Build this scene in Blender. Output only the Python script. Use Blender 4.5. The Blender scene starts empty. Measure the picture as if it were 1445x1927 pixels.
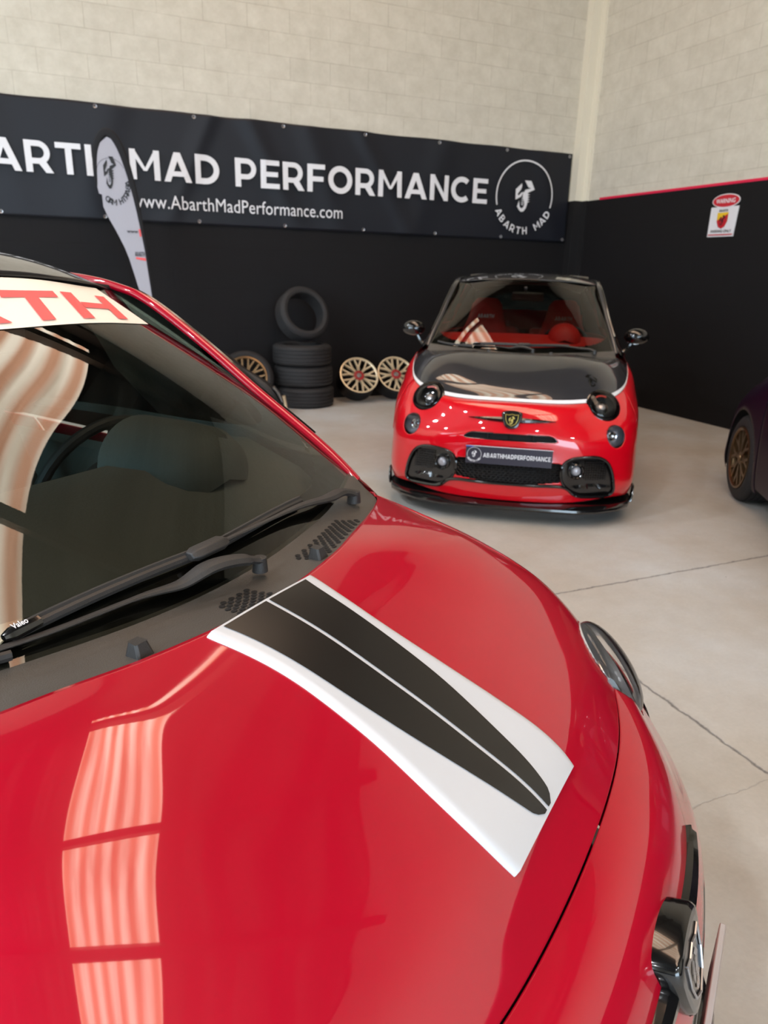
import bpy, bmesh, math, random
import numpy as np
from mathutils import Vector, Matrix
from mathutils.bvhtree import BVHTree

random.seed(7)
S = bpy.context.scene
COL = S.collection
PI = math.pi

# ---------------------------------------------------------------- camera, world, exposure
CAM_H = 1.4706
cam_d = bpy.data.cameras.new('camera')
cam = bpy.data.objects.new('camera', cam_d)
COL.objects.link(cam)
PITCH, ROLL = math.radians(18.675), math.radians(1.4873)
fw = Vector((0, math.cos(PITCH), -math.sin(PITCH)))
rt = Vector((1, 0, 0))
up = rt.cross(fw)
rt2 = rt * math.cos(ROLL) + up * math.sin(ROLL)
up2 = -rt * math.sin(ROLL) + up * math.cos(ROLL)
M = Matrix((rt2, up2, -fw)).transposed().to_4x4()
M.translation = (0, 0, CAM_H)
cam.matrix_world = M
cam_d.sensor_fit = 'VERTICAL'
cam_d.sensor_height = 36.0
cam_d.lens = 1332.54 / 1927 * 36.0
cam_d.clip_start = 0.02
cam_d.dof.use_dof = True
cam_d.dof.focus_distance = 1.15
cam_d.dof.aperture_fstop = 6.7
S.camera = cam

S.view_settings.view_transform = 'Standard'
S.view_settings.look = 'None'
S.view_settings.gamma = 1.0
S.view_settings.use_curve_mapping = False
S.view_settings.exposure = 0.0

W = bpy.data.worlds.new('world'); S.world = W; W.use_nodes = True
bg = W.node_tree.nodes['Background']
bg.inputs[0].default_value = (0.66, 0.84, 1.0, 1)
bg.inputs[1].default_value = 9.5

SKYLIGHT_STRENGTH = 7.2
LAMP_STRENGTH = 700.0

# ---------------------------------------------------------------- small helpers
def lin(r, g, b):
    f = lambda c: (c / 255 / 12.92) if c / 255 <= 0.04045 else ((c / 255 + 0.055) / 1.055) ** 2.4
    return (f(r), f(g), f(b), 1.0)

def mat(name, col, rough=0.5, metal=0.0, coat=0.0, spec=0.5, emis=None, estr=0.0, bump=None, coat_rough=0.03, noise=None):
    m = bpy.data.materials.new(name); m.use_nodes = True
    nt = m.node_tree; p = nt.nodes['Principled BSDF']
    p.inputs['Base Color'].default_value = col
    p.inputs['Roughness'].default_value = rough
    p.inputs['Metallic'].default_value = metal
    p.inputs['Coat Weight'].default_value = coat
    p.inputs['Coat Roughness'].default_value = coat_rough
    p.inputs['Coat IOR'].default_value = 1.7
    p.inputs['Specular IOR Level'].default_value = spec
    if emis:
        p.inputs['Emission Color'].default_value = emis
        p.inputs['Emission Strength'].default_value = estr
    tc = nt.nodes.new('ShaderNodeTexCoord')
    if noise:   # (scale, amount): gentle procedural variation of the base colour
        n = nt.nodes.new('ShaderNodeTexNoise'); n.inputs['Scale'].default_value = noise[0]; n.inputs['Detail'].default_value = 6
        nt.links.new(tc.outputs['Object'], n.inputs['Vector'])
        mx = nt.nodes.new('ShaderNodeMixRGB'); mx.blend_type = 'MULTIPLY'; mx.inputs[0].default_value = 1
        mx.inputs[1].default_value = col
        cr = nt.nodes.new('ShaderNodeValToRGB')
        a = 1 - noise[1]
        cr.color_ramp.elements[0].position = 0.3; cr.color_ramp.elements[0].color = (a, a, a, 1)
        cr.color_ramp.elements[1].position = 0.7; cr.color_ramp.elements[1].color = (1, 1, 1, 1)
        nt.links.new(n.outputs['Fac'], cr.inputs[0]); nt.links.new(cr.outputs[0], mx.inputs[2])
        nt.links.new(mx.outputs[0], p.inputs['Base Color'])
    if bump:    # (scale, strength)
        n = nt.nodes.new('ShaderNodeTexNoise'); n.inputs['Scale'].default_value = bump[0]; n.inputs['Detail'].default_value = 5
        nt.links.new(tc.outputs['Object'], n.inputs['Vector'])
        b = nt.nodes.new('ShaderNodeBump'); b.inputs['Strength'].default_value = bump[1]; b.inputs['Distance'].default_value = 0.01
        nt.links.new(n.outputs['Fac'], b.inputs['Height']); nt.links.new(b.outputs['Normal'], p.inputs['Normal'])
    return m

def glass(name, tint=(0.75, 0.8, 0.78, 1), ior=1.5, rough=0.0):
    m = bpy.data.materials.new(name); m.use_nodes = True
    nt = m.node_tree; nt.nodes.clear()
    o = nt.nodes.new('ShaderNodeOutputMaterial'); mx = nt.nodes.new('ShaderNodeMixShader')
    t = nt.nodes.new('ShaderNodeBsdfTransparent'); t.inputs[0].default_value = tint
    g = nt.nodes.new('ShaderNodeBsdfGlossy'); g.inputs['Roughness'].default_value = rough
    f = nt.nodes.new('ShaderNodeFresnel'); f.inputs[0].default_value = ior
    nt.links.new(f.outputs[0], mx.inputs[0]); nt.links.new(t.outputs[0], mx.inputs[1]); nt.links.new(g.outputs[0], mx.inputs[2])
    nt.links.new(mx.outputs[0], o.inputs[0])
    return m

def tag(o, label=None, cat=None, group=None, kind=None):
    if label: o['label'] = label
    if cat: o['category'] = cat
    if group: o['group'] = group
    if kind: o['kind'] = kind
    return o

def empty(name, loc=(0, 0, 0), rz=0.0, label=None, cat=None, group=None):
    o = bpy.data.objects.new(name, None); COL.objects.link(o)
    o.location = loc; o.rotation_euler = (0, 0, rz); o.empty_display_size = 0.1
    return tag(o, label, cat, group)

def frame(n, upv=(0, 0, 1)):
    n = Vector(n).normalized(); u = Vector(upv)
    if abs(n.dot(u)) > 0.98: u = Vector((0, 1, 0))
    a = u.cross(n).normalized(); b = n.cross(a)
    return a, b, n      # right, up, out

class MB:
    """collects shapes and links them as one mesh object"""
    def __init__(s): s.v = []; s.f = []; s.m = []; s.cur = 0
    def pts(s, P):
        k = len(s.v); s.v += [tuple(map(float, p)) for p in P]; return k
    def face(s, idx): s.f.append(tuple(idx)); s.m.append(s.cur)
    def grid(s, G, close_u=False, flip=False, mask=None):
        G = np.asarray(G, float); a, b = G.shape[:2]; k = s.pts(G.reshape(-1, 3))
        for i in range(a - 1):
            for j in range(b if close_u else b - 1):
                j2 = (j + 1) % b
                if mask is not None and mask[i, j]: continue
                q = (k + i * b + j, k + (i + 1) * b + j, k + (i + 1) * b + j2, k + i * b + j2)
                s.face(q[::-1] if flip else q)
        return s
    def box(s, c, d, mtx=None):
        cx, cy, cz = c; x, y, z = d[0] / 2, d[1] / 2, d[2] / 2
        P = [(cx + i * x, cy + j * y, cz + k * z) for i in (-1, 1) for j in (-1, 1) for k in (-1, 1)]
        if mtx is not None: P = [mtx @ Vector(p) for p in P]
        k = s.pts(P)
        for q in ((0, 1, 3, 2), (4, 6, 7, 5), (0, 4, 5, 1), (2, 3, 7, 6), (0, 2, 6, 4), (1, 5, 7, 3)): s.face([k + i for i in q])
        return s
    def lathe(s, prof, n=32, mtx=None, ang=(0, 2 * PI)):
        """prof: (r, z) list, spun about z"""
        full = abs(ang[1] - ang[0] - 2 * PI) < 1e-6
        m = n if full else n + 1
        G = [[(r * math.cos(ang[0] + (ang[1] - ang[0]) * j / n), r * math.sin(ang[0] + (ang[1] - ang[0]) * j / n), z) for j in range(m)] for r, z in prof]
        if mtx is not None: G = [[tuple(mtx @ Vector(p)) for p in r] for r in G]
        return s.grid(G, close_u=full)
    def tube(s, P, r, n=8, closed=False, cap=True, flat=1.0, upv=(0, 0, 1)):
        P = [Vector(p) for p in P]; N = len(P); rs = r if hasattr(r, '__len__') else [r] * N; G = []
        for i, p in enumerate(P):
            if closed: t = P[(i + 1) % N] - P[i - 1]
            else: t = P[min(i + 1, N - 1)] - P[max(i - 1, 0)]
            a, b, _ = frame(t, upv)
            G.append([p + (a * math.cos(2 * PI * j / n) + b * flat * math.sin(2 * PI * j / n)) * rs[i] for j in range(n)])
        if closed: G.append(G[0])
        G = np.array([[tuple(q) for q in g] for g in G]); k = len(s.v); s.grid(G, close_u=True)
        if cap and not closed:
            s.face([k + j for j in range(n)]); s.face([k + (N - 1) * n + j for j in range(n)][::-1])
        return s
    def poly(s, P, thick=None, nrm=None):
        k = s.pts(P); n = len(P); s.face([k + i for i in range(n)])
        if thick:
            d = Vector(nrm) * thick
            k2 = s.pts([Vector(p) - d for p in P]); s.face([k2 + i for i in range(n)][::-1])
            for i in range(n):
                j = (i + 1) % n; s.face((k + i, k2 + i, k2 + j, k + j))
        return s
    def build(s, name, mats, parent=None, smooth=True, bevel=0, sharp=35, solid=0, weld=False):
        me = bpy.data.meshes.new(name); me.from_pydata(s.v, [], s.f)
        if not isinstance(mats, (list, tuple)): mats = [mats]
        for m in mats: me.materials.append(m)
        me.polygons.foreach_set('material_index', s.m)
        bm = bmesh.new(); bm.from_mesh(me)
        if weld: bmesh.ops.remove_doubles(bm, verts=bm.verts, dist=1e-5)
        lone = [v for v in bm.verts if not v.link_faces]
        bmesh.ops.delete(bm, geom=lone, context='VERTS')
        if not solid: bmesh.ops.recalc_face_normals(bm, faces=bm.faces)
        bm.to_mesh(me); bm.free()
        if smooth:
            me.polygons.foreach_set('use_smooth', [True] * len(me.polygons))
            try: me.set_sharp_from_angle(angle=math.radians(sharp))
            except Exception: pass
        o = bpy.data.objects.new(name, me); COL.objects.link(o)
        if parent: o.parent = parent
        if bevel:
            b = o.modifiers.new('bevel', 'BEVEL'); b.width = bevel; b.segments = 2; b.limit_method = 'ANGLE'
        if solid:
            b = o.modifiers.new('solid', 'SOLIDIFY'); b.thickness = solid; b.offset = -1
        return o

# ---- spline surfaces
def ncs(P):
    n = len(P); A = np.zeros((n, n)); B = np.zeros_like(P); A[0, 0] = A[-1, -1] = 1
    for i in range(1, n - 1):
        A[i, i - 1:i + 2] = [1, 4, 1]; B[i] = 6 * (P[i - 1] - 2 * P[i] + P[i + 1])
    return np.linalg.solve(A, B.reshape(n, -1)).reshape(P.shape)
def sev(P, t):
    P = np.asarray(P, float); Mm = ncs(P); t = np.asarray(t, float); i = np.clip(np.floor(t).astype(int), 0, len(P) - 2); f = t - i
    f = f.reshape((-1,) + (1,) * (P.ndim - 1)); g = 1 - f
    return g * P[i] + f * P[i + 1] + ((g ** 3 - g) * Mm[i] + (f ** 3 - f) * Mm[i + 1]) / 6
def mirror_net(net):
    m = net[:, 1:][:, ::-1] * np.array([1, -1, 1]); return np.concatenate([m, net], 1)
def surf(net, ta, tb):
    A = sev(net, ta); return np.swapaxes(sev(np.swapaxes(A, 0, 1), tb), 0, 1)
def inside(pt, poly):
    x, y = pt; c = False; n = len(poly)
    for i in range(n):
        x1, y1 = poly[i]; x2, y2 = poly[i - 1]
        if (y1 > y) != (y2 > y) and x < (x2 - x1) * (y - y1) / (y2 - y1) + x1: c = not c
    return c
def resample(P, n, closed=True):
    P = np.array(P, float)
    if closed: P = np.vstack([P, P[:1]])
    s = np.r_[0, np.cumsum(np.linalg.norm(np.diff(P, axis=0), axis=1))]
    q = np.linspace(0, s[-1], n + (1 if closed else 0))
    R = np.stack([np.interp(q, s, P[:, k]) for k in range(P.shape[1])], 1)
    return R[:-1] if closed else R
def smooth_closed(P, it=2):
    """Chaikin corner cutting of a closed outline"""
    P = [np.array(p, float) for p in P]
    for _ in range(it):
        Q = []
        for i in range(len(P)):
            a, b = P[i], P[(i + 1) % len(P)]; Q += [a * .75 + b * .25, a * .25 + b * .75]
        P = Q
    return np.array(P)

def text_geo(txt, bold=0.0, res=3, spacing=1.0, shear=0.0):
    """(verts2d, faces) of a line of lettering, normalised to its bounding box 0..1 both ways, plus its aspect"""
    c = bpy.data.curves.new('txt', 'FONT'); c.body = txt; c.offset = bold; c.resolution_u = res; c.space_character = spacing; c.shear = shear
    o = bpy.data.objects.new('txt', c); COL.objects.link(o)
    dg = bpy.context.evaluated_depsgraph_get(); me = bpy.data.meshes.new_from_object(o.evaluated_get(dg))
    V = np.array([v.co[:2] for v in me.vertices]); F = [tuple(p.vertices) for p in me.polygons]
    bpy.data.objects.remove(o); bpy.data.curves.remove(c); bpy.data.meshes.remove(me)
    lo = V.min(0); hi = V.max(0); return (V - lo) / (hi - lo), F, (hi[0] - lo[0]) / (hi[1] - lo[1])
def add_text(mb, txt, fn, x0, x1, y0, y1, bold=0.02, **kw):
    """fn maps (x, y) of the sign to a 3D point"""
    V, F, _ = text_geo(txt, bold, **kw); k = mb.pts([fn(x0 + (x1 - x0) * a, y0 + (y1 - y0) * b) for a, b in V])
    for f in F: mb.face([k + i for i in f])
def arc_text(mb, txt, fn, cx, cy, R, h, a0, a1, bold=0.03, inner=True):
    """letters along the bottom arc, from angle a0 to a1 (degrees), tops towards the centre when inner"""
    n = len(txt)
    for i, ch in enumerate(txt):
        if ch == ' ': continue
        a = math.radians(a0 + (a1 - a0) * (i + .5) / n); gw, P = GL[ch]
        uy = (-math.cos(a), -math.sin(a)) if inner else (math.cos(a), math.sin(a)); ux = (uy[1], -uy[0]); ox, oy = cx + R * math.cos(a), cy + R * math.sin(a)
        for Q in P: mb.poly([fn(ox + ux[0] * (p - gw / 2) * h + uy[0] * (q - .5) * h, oy + ux[1] * (p - gw / 2) * h + uy[1] * (q - .5) * h) for p, q in Q])
T_ = .205
def thick(P, t=T_, closed=False):
    P = [np.array(p, float) for p in P]; n = len(P); L = []; R = []
    for i in range(n):
        a = P[i - 1] if (i > 0 or closed) else None; b = P[(i + 1) % n] if (i < n - 1 or closed) else None
        d1 = (P[i] - a) / np.linalg.norm(P[i] - a) if a is not None else None; d2 = (b - P[i]) / np.linalg.norm(b - P[i]) if b is not None else None
        if d1 is None: d1 = d2
        if d2 is None: d2 = d1
        m = d1 + d2; m /= np.linalg.norm(m); nn = np.array([-m[1], m[0]]); k = t / 2 / max(.5, abs(nn @ np.array([-d1[1], d1[0]])))
        L.append(P[i] + nn * k); R.append(P[i] - nn * k)
    q = range(n if closed else n - 1)
    return [[tuple(L[i]), tuple(R[i]), tuple(R[(i + 1) % n]), tuple(L[(i + 1) % n])] for i in q]
def arc_(cx, cy, rx, ry, a0, a1, n=14): return [(cx + rx * math.cos(math.radians(a0 + (a1 - a0) * i / n)), cy + ry * math.sin(math.radians(a0 + (a1 - a0) * i / n))) for i in range(n + 1)]
def rect(x0, y0, x1, y1): return [(x0, y0), (x1, y0), (x1, y1), (x0, y1)]
h_ = T_ / 2
def bowl(x, y0, y1, t=T_): return thick([(h_, y1)] + arc_(x, (y0 + y1) / 2, (y1 - y0) / 2 * .95, (y1 - y0) / 2, 90, -90) + [(h_, y0)], t)
GL = {'A': (.98, [[(0,0),(.22,0),(.60,1),(.38,1)], [(.98,0),(.76,0),(.38,1),(.60,1)], rect(.2,.19,.78,.36)]),
 'M': (1.02, [rect(0,0,T_,1), rect(1.02-T_,0,1.02,1), [(0,1),(.17,1),(.57,.30),(.45,.30)], [(1.02,1),(.85,1),(.45,.30),(.57,.30)]]),
 'N': (.86, [rect(0,0,T_,1), rect(.86-T_,0,.86,1), [(0,1),(.18,1),(.86,0),(.68,0)]]),
 'T': (.80, [rect(0,.82,.80,1), rect(.40-h_,0,.40+h_,1)]), 'H': (.82, [rect(0,0,T_,1), rect(.82-T_,0,.82,1), rect(0,.41,.82,.59)]),
 'E': (.70, [rect(0,0,T_,1), rect(0,0,.70,.18), rect(0,.42,.64,.59), rect(0,.82,.70,1)]), 'F': (.68, [rect(0,0,T_,1), rect(0,.38,.62,.56), rect(0,.82,.68,1)]),
 'D': (.88, thick([(h_, h_)] + [(.36, h_)] + arc_(.36, .5, .42, .5 - h_, -90, 90, 20) + [(h_, 1 - h_)], closed=True)),
 'P': (.80, [rect(0,0,T_,1)] + bowl(.42, .36, 1 - h_ * .9, .18)), 'R': (.82, [rect(0,0,T_,1), [(.36,.34),(.60,.40),(.84,0),(.60,0)]] + bowl(.42, .36, 1 - h_ * .9, .18)),
 'B': (.82, [rect(0,0,T_,1)] + bowl(.42, .52, 1 - .085, .17) + bowl(.47, .085, .50, .17)),
 'O': (1.0, thick(arc_(.5, .5, .5 - h_, .5 - h_ * .9, 0, 350, 35), T_, True)), 'C': (.90, thick(arc_(.5, .5, .5 - h_, .5 - h_ * .9, 48, 312, 30)))}
def caps(mb, txt, fn, x0, x1, y0, y1, gap=.13, off=None):
    W_ = sum((GL[c][0] + gap) if c != ' ' else .42 for c in txt) - gap; k = (x1 - x0) / W_; x = 0
    for c in txt:
        if c == ' ': x += .42; continue
        w, P = GL[c]
        for q in P: mb.poly([fn(x0 + (x + a) * k, y0 + b * (y1 - y0)) for a, b in q])
        x += w + gap
SCORP = [[(735,437),(845,437),(912,548),(800,600),(742,592),(752,560),(850,535),(800,522),(770,480)],
 [(690,478),(592,560),(600,700),(690,655),(722,602),(700,592),(650,640),(628,625),(680,560),(697,520)],
 [(722,588),(800,588),(812,650),(806,740),(790,800),(750,850),(700,856),(655,815),(650,795),(632,800),(662,705),(680,790),(715,812),(748,785),(756,750),(742,700),(716,650)]] + \
 [[(798,y),(846,y+4),(800,y+20)] for y in (612,645,678,708)] + [[(738,y),(690,y-4),(734,y+18)] for y in (672,700,728,752)]
def scorpion(mb, fn, cx, cy, h):
    """claws, ribbed body and curled tail; h = height"""
    k = h / 420
    for P in SCORP: mb.poly([fn(cx + (x - 745) * k, cy - (y - 645) * k) for x, y in P])
def ring2d(mb, fn, cx, cy, r0, r1, a0=0, a1=360, n=48):
    G = [[fn(cx + r * math.cos(math.radians(a0 + (a1 - a0) * i / n)), cy + r * math.sin(math.radians(a0 + (a1 - a0) * i / n))) for i in range(n + 1)] for r in (r0, r1)]
    mb.grid(G)

# ---------------------------------------------------------------- the room's own axes: s along the back wall, r into the depth
YB = math.radians(23.7856)
def sr(s, r, z=0.0): return Vector((s * math.cos(YB) - r * math.sin(YB), s * math.sin(YB) + r * math.cos(YB), z))
R_BACK, S_RIGHT, S_LEFT, R_FRONT, H_CEIL = 8.2, 6.26, -9.0, -9.0, 7.9
PAINT_Z = 2.40
def rbox(mb, s0, s1, r0, r1, z0, z1):
    P = [sr(s, r, z) for s in (s0, s1) for r in (r0, r1) for z in (z0, z1)]; k = mb.pts(P)
    for q in ((0, 1, 3, 2), (4, 6, 7, 5), (0, 4, 5, 1), (2, 3, 7, 6), (0, 2, 6, 4), (1, 5, 7, 3)): mb.face([k + i for i in q])
    return mb

# ---------------------------------------------------------------- structure: walls, floor, ceiling
def rot_coords(nt, ang, along):
    """texture vector (along, z): along = 's' or 'r' in the room's axes"""
    N = nt.nodes; L = nt.links
    g = N.new('ShaderNodeNewGeometry'); vr = N.new('ShaderNodeVectorRotate'); vr.rotation_type = 'Z_AXIS'; vr.inputs['Angle'].default_value = -ang
    L.new(g.outputs['Position'], vr.inputs['Vector']); sx = N.new('ShaderNodeSeparateXYZ'); L.new(vr.outputs[0], sx.inputs[0])
    cb = N.new('ShaderNodeCombineXYZ'); L.new(sx.outputs['X' if along == 's' else 'Y'], cb.inputs[0]); L.new(sx.outputs['Z'], cb.inputs[1])
    return cb, sx
def wall_material(name, along, cream_to_black=True):
    m = bpy.data.materials.new(name); m.use_nodes = True; nt = m.node_tree; N = nt.nodes; L = nt.links; p = N['Principled BSDF']
    cb, sx = rot_coords(nt, YB, along)
    # hand-laid courses wander a little
    wn = N.new('ShaderNodeTexNoise'); wn.inputs['Scale'].default_value = 1.3; L.new(cb.outputs[0], wn.inputs['Vector'])
    wv = N.new('ShaderNodeVectorMath'); wv.operation = 'SCALE'; wv.inputs['Scale'].default_value = 0.012; L.new(wn.outputs['Color'], wv.inputs[0])
    wa = N.new('ShaderNodeVectorMath'); wa.operation = 'ADD'; L.new(cb.outputs[0], wa.inputs[0]); L.new(wv.outputs[0], wa.inputs[1])
    br = N.new('ShaderNodeTexBrick'); br.offset = 0.5; br.inputs['Scale'].default_value = 1.0
    br.inputs['Brick Width'].default_value = 0.44; br.inputs['Row Height'].default_value = 0.21
    br.inputs['Mortar Size'].default_value = 0.005; br.inputs['Mortar Smooth'].default_value = 0.9
    br.inputs['Color1'].default_value = (1, 1, 1, 1); br.inputs['Color2'].default_value = (0.92, 0.92, 0.92, 1); br.inputs['Mortar'].default_value = (0.62, 0.60, 0.56, 1)
    L.new(wa.outputs[0], br.inputs['Vector'])
    # mortar shows only here and there through the paint
    n1 = N.new('ShaderNodeTexNoise'); n1.inputs['Scale'].default_value = 1.6; n1.inputs['Detail'].default_value = 8; n1.inputs['Roughness'].default_value = 0.7; L.new(cb.outputs[0], n1.inputs['Vector'])
    r1 = N.new('ShaderNodeValToRGB'); r1.color_ramp.elements[0].position = 0.35; r1.color_ramp.elements[1].position = 0.62
    r1.color_ramp.elements[0].color = (0.15, 0.15, 0.15, 1); r1.color_ramp.elements[1].color = (0.8, 0.8, 0.8, 1); L.new(n1.outputs['Fac'], r1.inputs[0])
    mm = N.new('ShaderNodeMixRGB'); mm.inputs[1].default_value = (0.97, 0.97, 0.97, 1); L.new(r1.outputs[0], mm.inputs[0]); L.new(br.outputs['Color'], mm.inputs[2])
    n2 = N.new('ShaderNodeTexNoise'); n2.inputs['Scale'].default_value = 5.0; n2.inputs['Detail'].default_value = 10; n2.inputs['Roughness'].default_value = 0.75; L.new(cb.outputs[0], n2.inputs['Vector'])
    r2 = N.new('ShaderNodeValToRGB'); r2.color_ramp.elements[0].position = 0.25; r2.color_ramp.elements[1].position = 0.75
    r2.color_ramp.elements[0].color = lin(196, 190, 174); r2.color_ramp.elements[1].color = lin(222, 217, 203); L.new(n2.outputs['Fac'], r2.inputs[0])
    cm = N.new('ShaderNodeMixRGB'); cm.blend_type = 'MULTIPLY'; cm.inputs[0].default_value = 1; L.new(r2.outputs[0], cm.inputs[1]); L.new(mm.outputs[0], cm.inputs[2])
    # black paint below
    bk = N.new('ShaderNodeMixRGB'); bk.blend_type = 'MULTIPLY'; bk.inputs[0].default_value = 0.6; bk.inputs[1].default_value = lin(19, 18, 20); L.new(br.outputs['Color'], bk.inputs[2])
    st = N.new('ShaderNodeMath'); st.operation = 'GREATER_THAN'; st.inputs[1].default_value = PAINT_Z; L.new(sx.outputs['Z'], st.inputs[0])
    fm = N.new('ShaderNodeMixRGB'); L.new(st.outputs[0], fm.inputs[0]); L.new(bk.outputs[0], fm.inputs[1]); L.new(cm.outputs[0], fm.inputs[2])
    L.new(fm.outputs[0], p.inputs['Base Color']); p.inputs['Roughness'].default_value = 0.75; p.inputs['Specular IOR Level'].default_value = 0.25
    ad = N.new('ShaderNodeMath'); ad.operation = 'MULTIPLY_ADD'; ad.inputs[1].default_value = 0.35; L.new(n2.outputs['Fac'], ad.inputs[0]); L.new(br.outputs['Color'], ad.inputs[2])
    b = N.new('ShaderNodeBump'); b.inputs['Strength'].default_value = 0.35; b.inputs['Distance'].default_value = 0.01; L.new(ad.outputs[0], b.inputs['Height']); L.new(b.outputs[0], p.inputs['Normal'])
    return m
M_wall_s = wall_material('painted_blocks_back', 's'); M_wall_r = wall_material('painted_blocks_side', 'r')

def wall(name, s0, s1, r0, r1, m, holes=()):
    o = rbox(MB(), s0, s1, r0, r1, 0, H_CEIL + .1).build(name, m, smooth=False); return tag(o, kind='structure')
wall('wall_back', S_LEFT, S_RIGHT + .2, R_BACK, R_BACK + .2, M_wall_s)
wall('wall_right', S_RIGHT, S_RIGHT + .2, R_FRONT, R_BACK, M_wall_r)
mb = MB(); rbox(mb, S_LEFT - .2, S_LEFT, R_FRONT, -5.5, 0, H_CEIL + .1); rbox(mb, S_LEFT - .2, S_LEFT, 1.5, R_BACK + .2, 0, H_CEIL + .1); rbox(mb, S_LEFT - .2, S_LEFT, -5.5, 1.5, 5.0, H_CEIL + .1)
tag(mb.build('wall_left', M_wall_r, smooth=False), kind='structure')
mb = MB()   # the wall behind the photographer, with the open roller door
rbox(mb, S_LEFT, -4.5, R_FRONT - .2, R_FRONT, 0, H_CEIL + .1); rbox(mb, 2.5, S_RIGHT + .2, R_FRONT - .2, R_FRONT, 0, H_CEIL + .1); rbox(mb, -4.5, 2.5, R_FRONT - .2, R_FRONT, 4.6, H_CEIL + .1)
tag(mb.build('wall_front', M_wall_s, smooth=False), kind='structure')

def floor_material():
    m = bpy.data.materials.new('concrete_floor'); m.use_nodes = True; nt = m.node_tree; N = nt.nodes; L = nt.links; p = N['Principled BSDF']
    g = N.new('ShaderNodeNewGeometry'); vr = N.new('ShaderNodeVectorRotate'); vr.rotation_type = 'Z_AXIS'; vr.inputs['Angle'].default_value = -YB
    L.new(g.outputs['Position'], vr.inputs['Vector'])
    nz = N.new('ShaderNodeTexNoise'); nz.inputs['Scale'].default_value = 9; nz.inputs['Detail'].default_value = 8; nz.inputs['Roughness'].default_value = .7; L.new(vr.outputs[0], nz.inputs['Vector'])
    nz2 = N.new('ShaderNodeTexNoise'); nz2.inputs['Scale'].default_value = 70; nz2.inputs['Detail'].default_value = 3; L.new(vr.outputs[0], nz2.inputs['Vector'])
    sx = N.new('ShaderNodeSeparateXYZ'); L.new(vr.outputs[0], sx.inputs[0])
    def math_(op, a, b=None, c=None):
        n = N.new('ShaderNodeMath'); n.operation = op
        for i, q in enumerate((a, b, c)):
            if q is None: continue
            if isinstance(q, (int, float)): n.inputs[i].default_value = q
            else: L.new(q, n.inputs[i])
        return n.outputs[0]
    wob = math_('MULTIPLY_ADD', nz.outputs['Fac'], .05, -.025)
    wob2 = math_('MULTIPLY_ADD', nz2.outputs['Fac'], .006, wob)
    def line(axis, pos, w):
        d = math_('ABSOLUTE', math_('ADD', math_('SUBTRACT', sx.outputs[axis], pos), wob2))
        return math_('SUBTRACT', 1, math_('MINIMUM', math_('DIVIDE', d, w), 1))
    l1 = line('Y', 2.555, .008)
    l2 = math_('MULTIPLY', line('X', 1.885, .0095), math_('LESS_THAN', sx.outputs['Y'], 2.56))
    l3 = math_('MULTIPLY', line('Y', 1.19, .004), .35)
    cr = math_('MAXIMUM', math_('MAXIMUM', l1, l2), l3)
    n1 = N.new('ShaderNodeTexNoise'); n1.inputs['Scale'].default_value = .9; n1.inputs['Detail'].default_value = 10; n1.inputs['Roughness'].default_value = .6; L.new(g.outputs['Position'], n1.inputs['Vector'])
    r1 = N.new('ShaderNodeValToRGB'); E = r1.color_ramp.elements; E[0].position = .32; E[0].color = lin(181, 175, 165); E[1].position = .66; E[1].color = lin(198, 201, 202)
    e = E.new(.5); e.color = lin(190, 188, 183); L.new(n1.outputs['Fac'], r1.inputs[0])
    r2 = N.new('ShaderNodeValToRGB'); E = r2.color_ramp.elements; E[0].position = .3; E[0].color = (.90, .90, .90, 1); E[1].position = .7; E[1].color = (1, 1, 1, 1); L.new(nz.outputs['Fac'], r2.inputs[0])
    r3 = N.new('ShaderNodeValToRGB'); E = r3.color_ramp.elements; E[0].position = .3; E[0].color = (.94, .94, .94, 1); E[1].position = .7; E[1].color = (1, 1, 1, 1); L.new(nz2.outputs['Fac'], r3.inputs[0])
    def mul(a, b, f=1.0):
        n = N.new('ShaderNodeMixRGB'); n.blend_type = 'MULTIPLY'; n.inputs[0].default_value = f; L.new(a, n.inputs[1]); L.new(b, n.inputs[2]); return n.outputs[0]
    base = mul(mul(r1.outputs[0], r2.outputs[0]), r3.outputs[0])
    # small scattered specks
    vo = N.new('ShaderNodeTexVoronoi'); vo.inputs['Scale'].default_value = 5.0; L.new(g.outputs['Position'], vo.inputs['Vector'])
    spk = math_('MULTIPLY', math_('LESS_THAN', vo.outputs['Distance'], .022), .6)
    mx0 = N.new('ShaderNodeMixRGB'); L.new(spk, mx0.inputs[0]); L.new(base, mx0.inputs[1]); mx0.inputs[2].default_value = lin(90, 84, 78)
    mx = N.new('ShaderNodeMixRGB'); L.new(math_('MULTIPLY', cr, .85), mx.inputs[0]); L.new(mx0.outputs[0], mx.inputs[1]); mx.inputs[2].default_value = lin(88, 88, 92)
    L.new(mx.outputs[0], p.inputs['Base Color'])
    ro = N.new('ShaderNodeMapRange'); ro.inputs['To Min'].default_value = .38; ro.inputs['To Max'].default_value = .6; L.new(n1.outputs['Fac'], ro.inputs[0]); L.new(ro.outputs[0], p.inputs['Roughness'])
    p.inputs['Specular IOR Level'].default_value = .35
    b = N.new('ShaderNodeBump'); b.inputs['Strength'].default_value = .5; b.inputs['Distance'].default_value = .004
    L.new(math_('SUBTRACT', math_('MULTIPLY', nz2.outputs['Fac'], .25), cr), b.inputs['Height']); L.new(b.outputs[0], p.inputs['Normal'])
    return m
tag(rbox(MB(), S_LEFT - .2, S_RIGHT + .2, R_FRONT - .2, R_BACK + .2, -.15, 0).build('floor', floor_material(), smooth=False), kind='structure')
tag(rbox(MB(), -40, 30, R_FRONT - 40, R_BACK + 20, -.4, -.16).build('ground', mat('yard_concrete', lin(150, 148, 142), .8), smooth=False), kind='structure')

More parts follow.
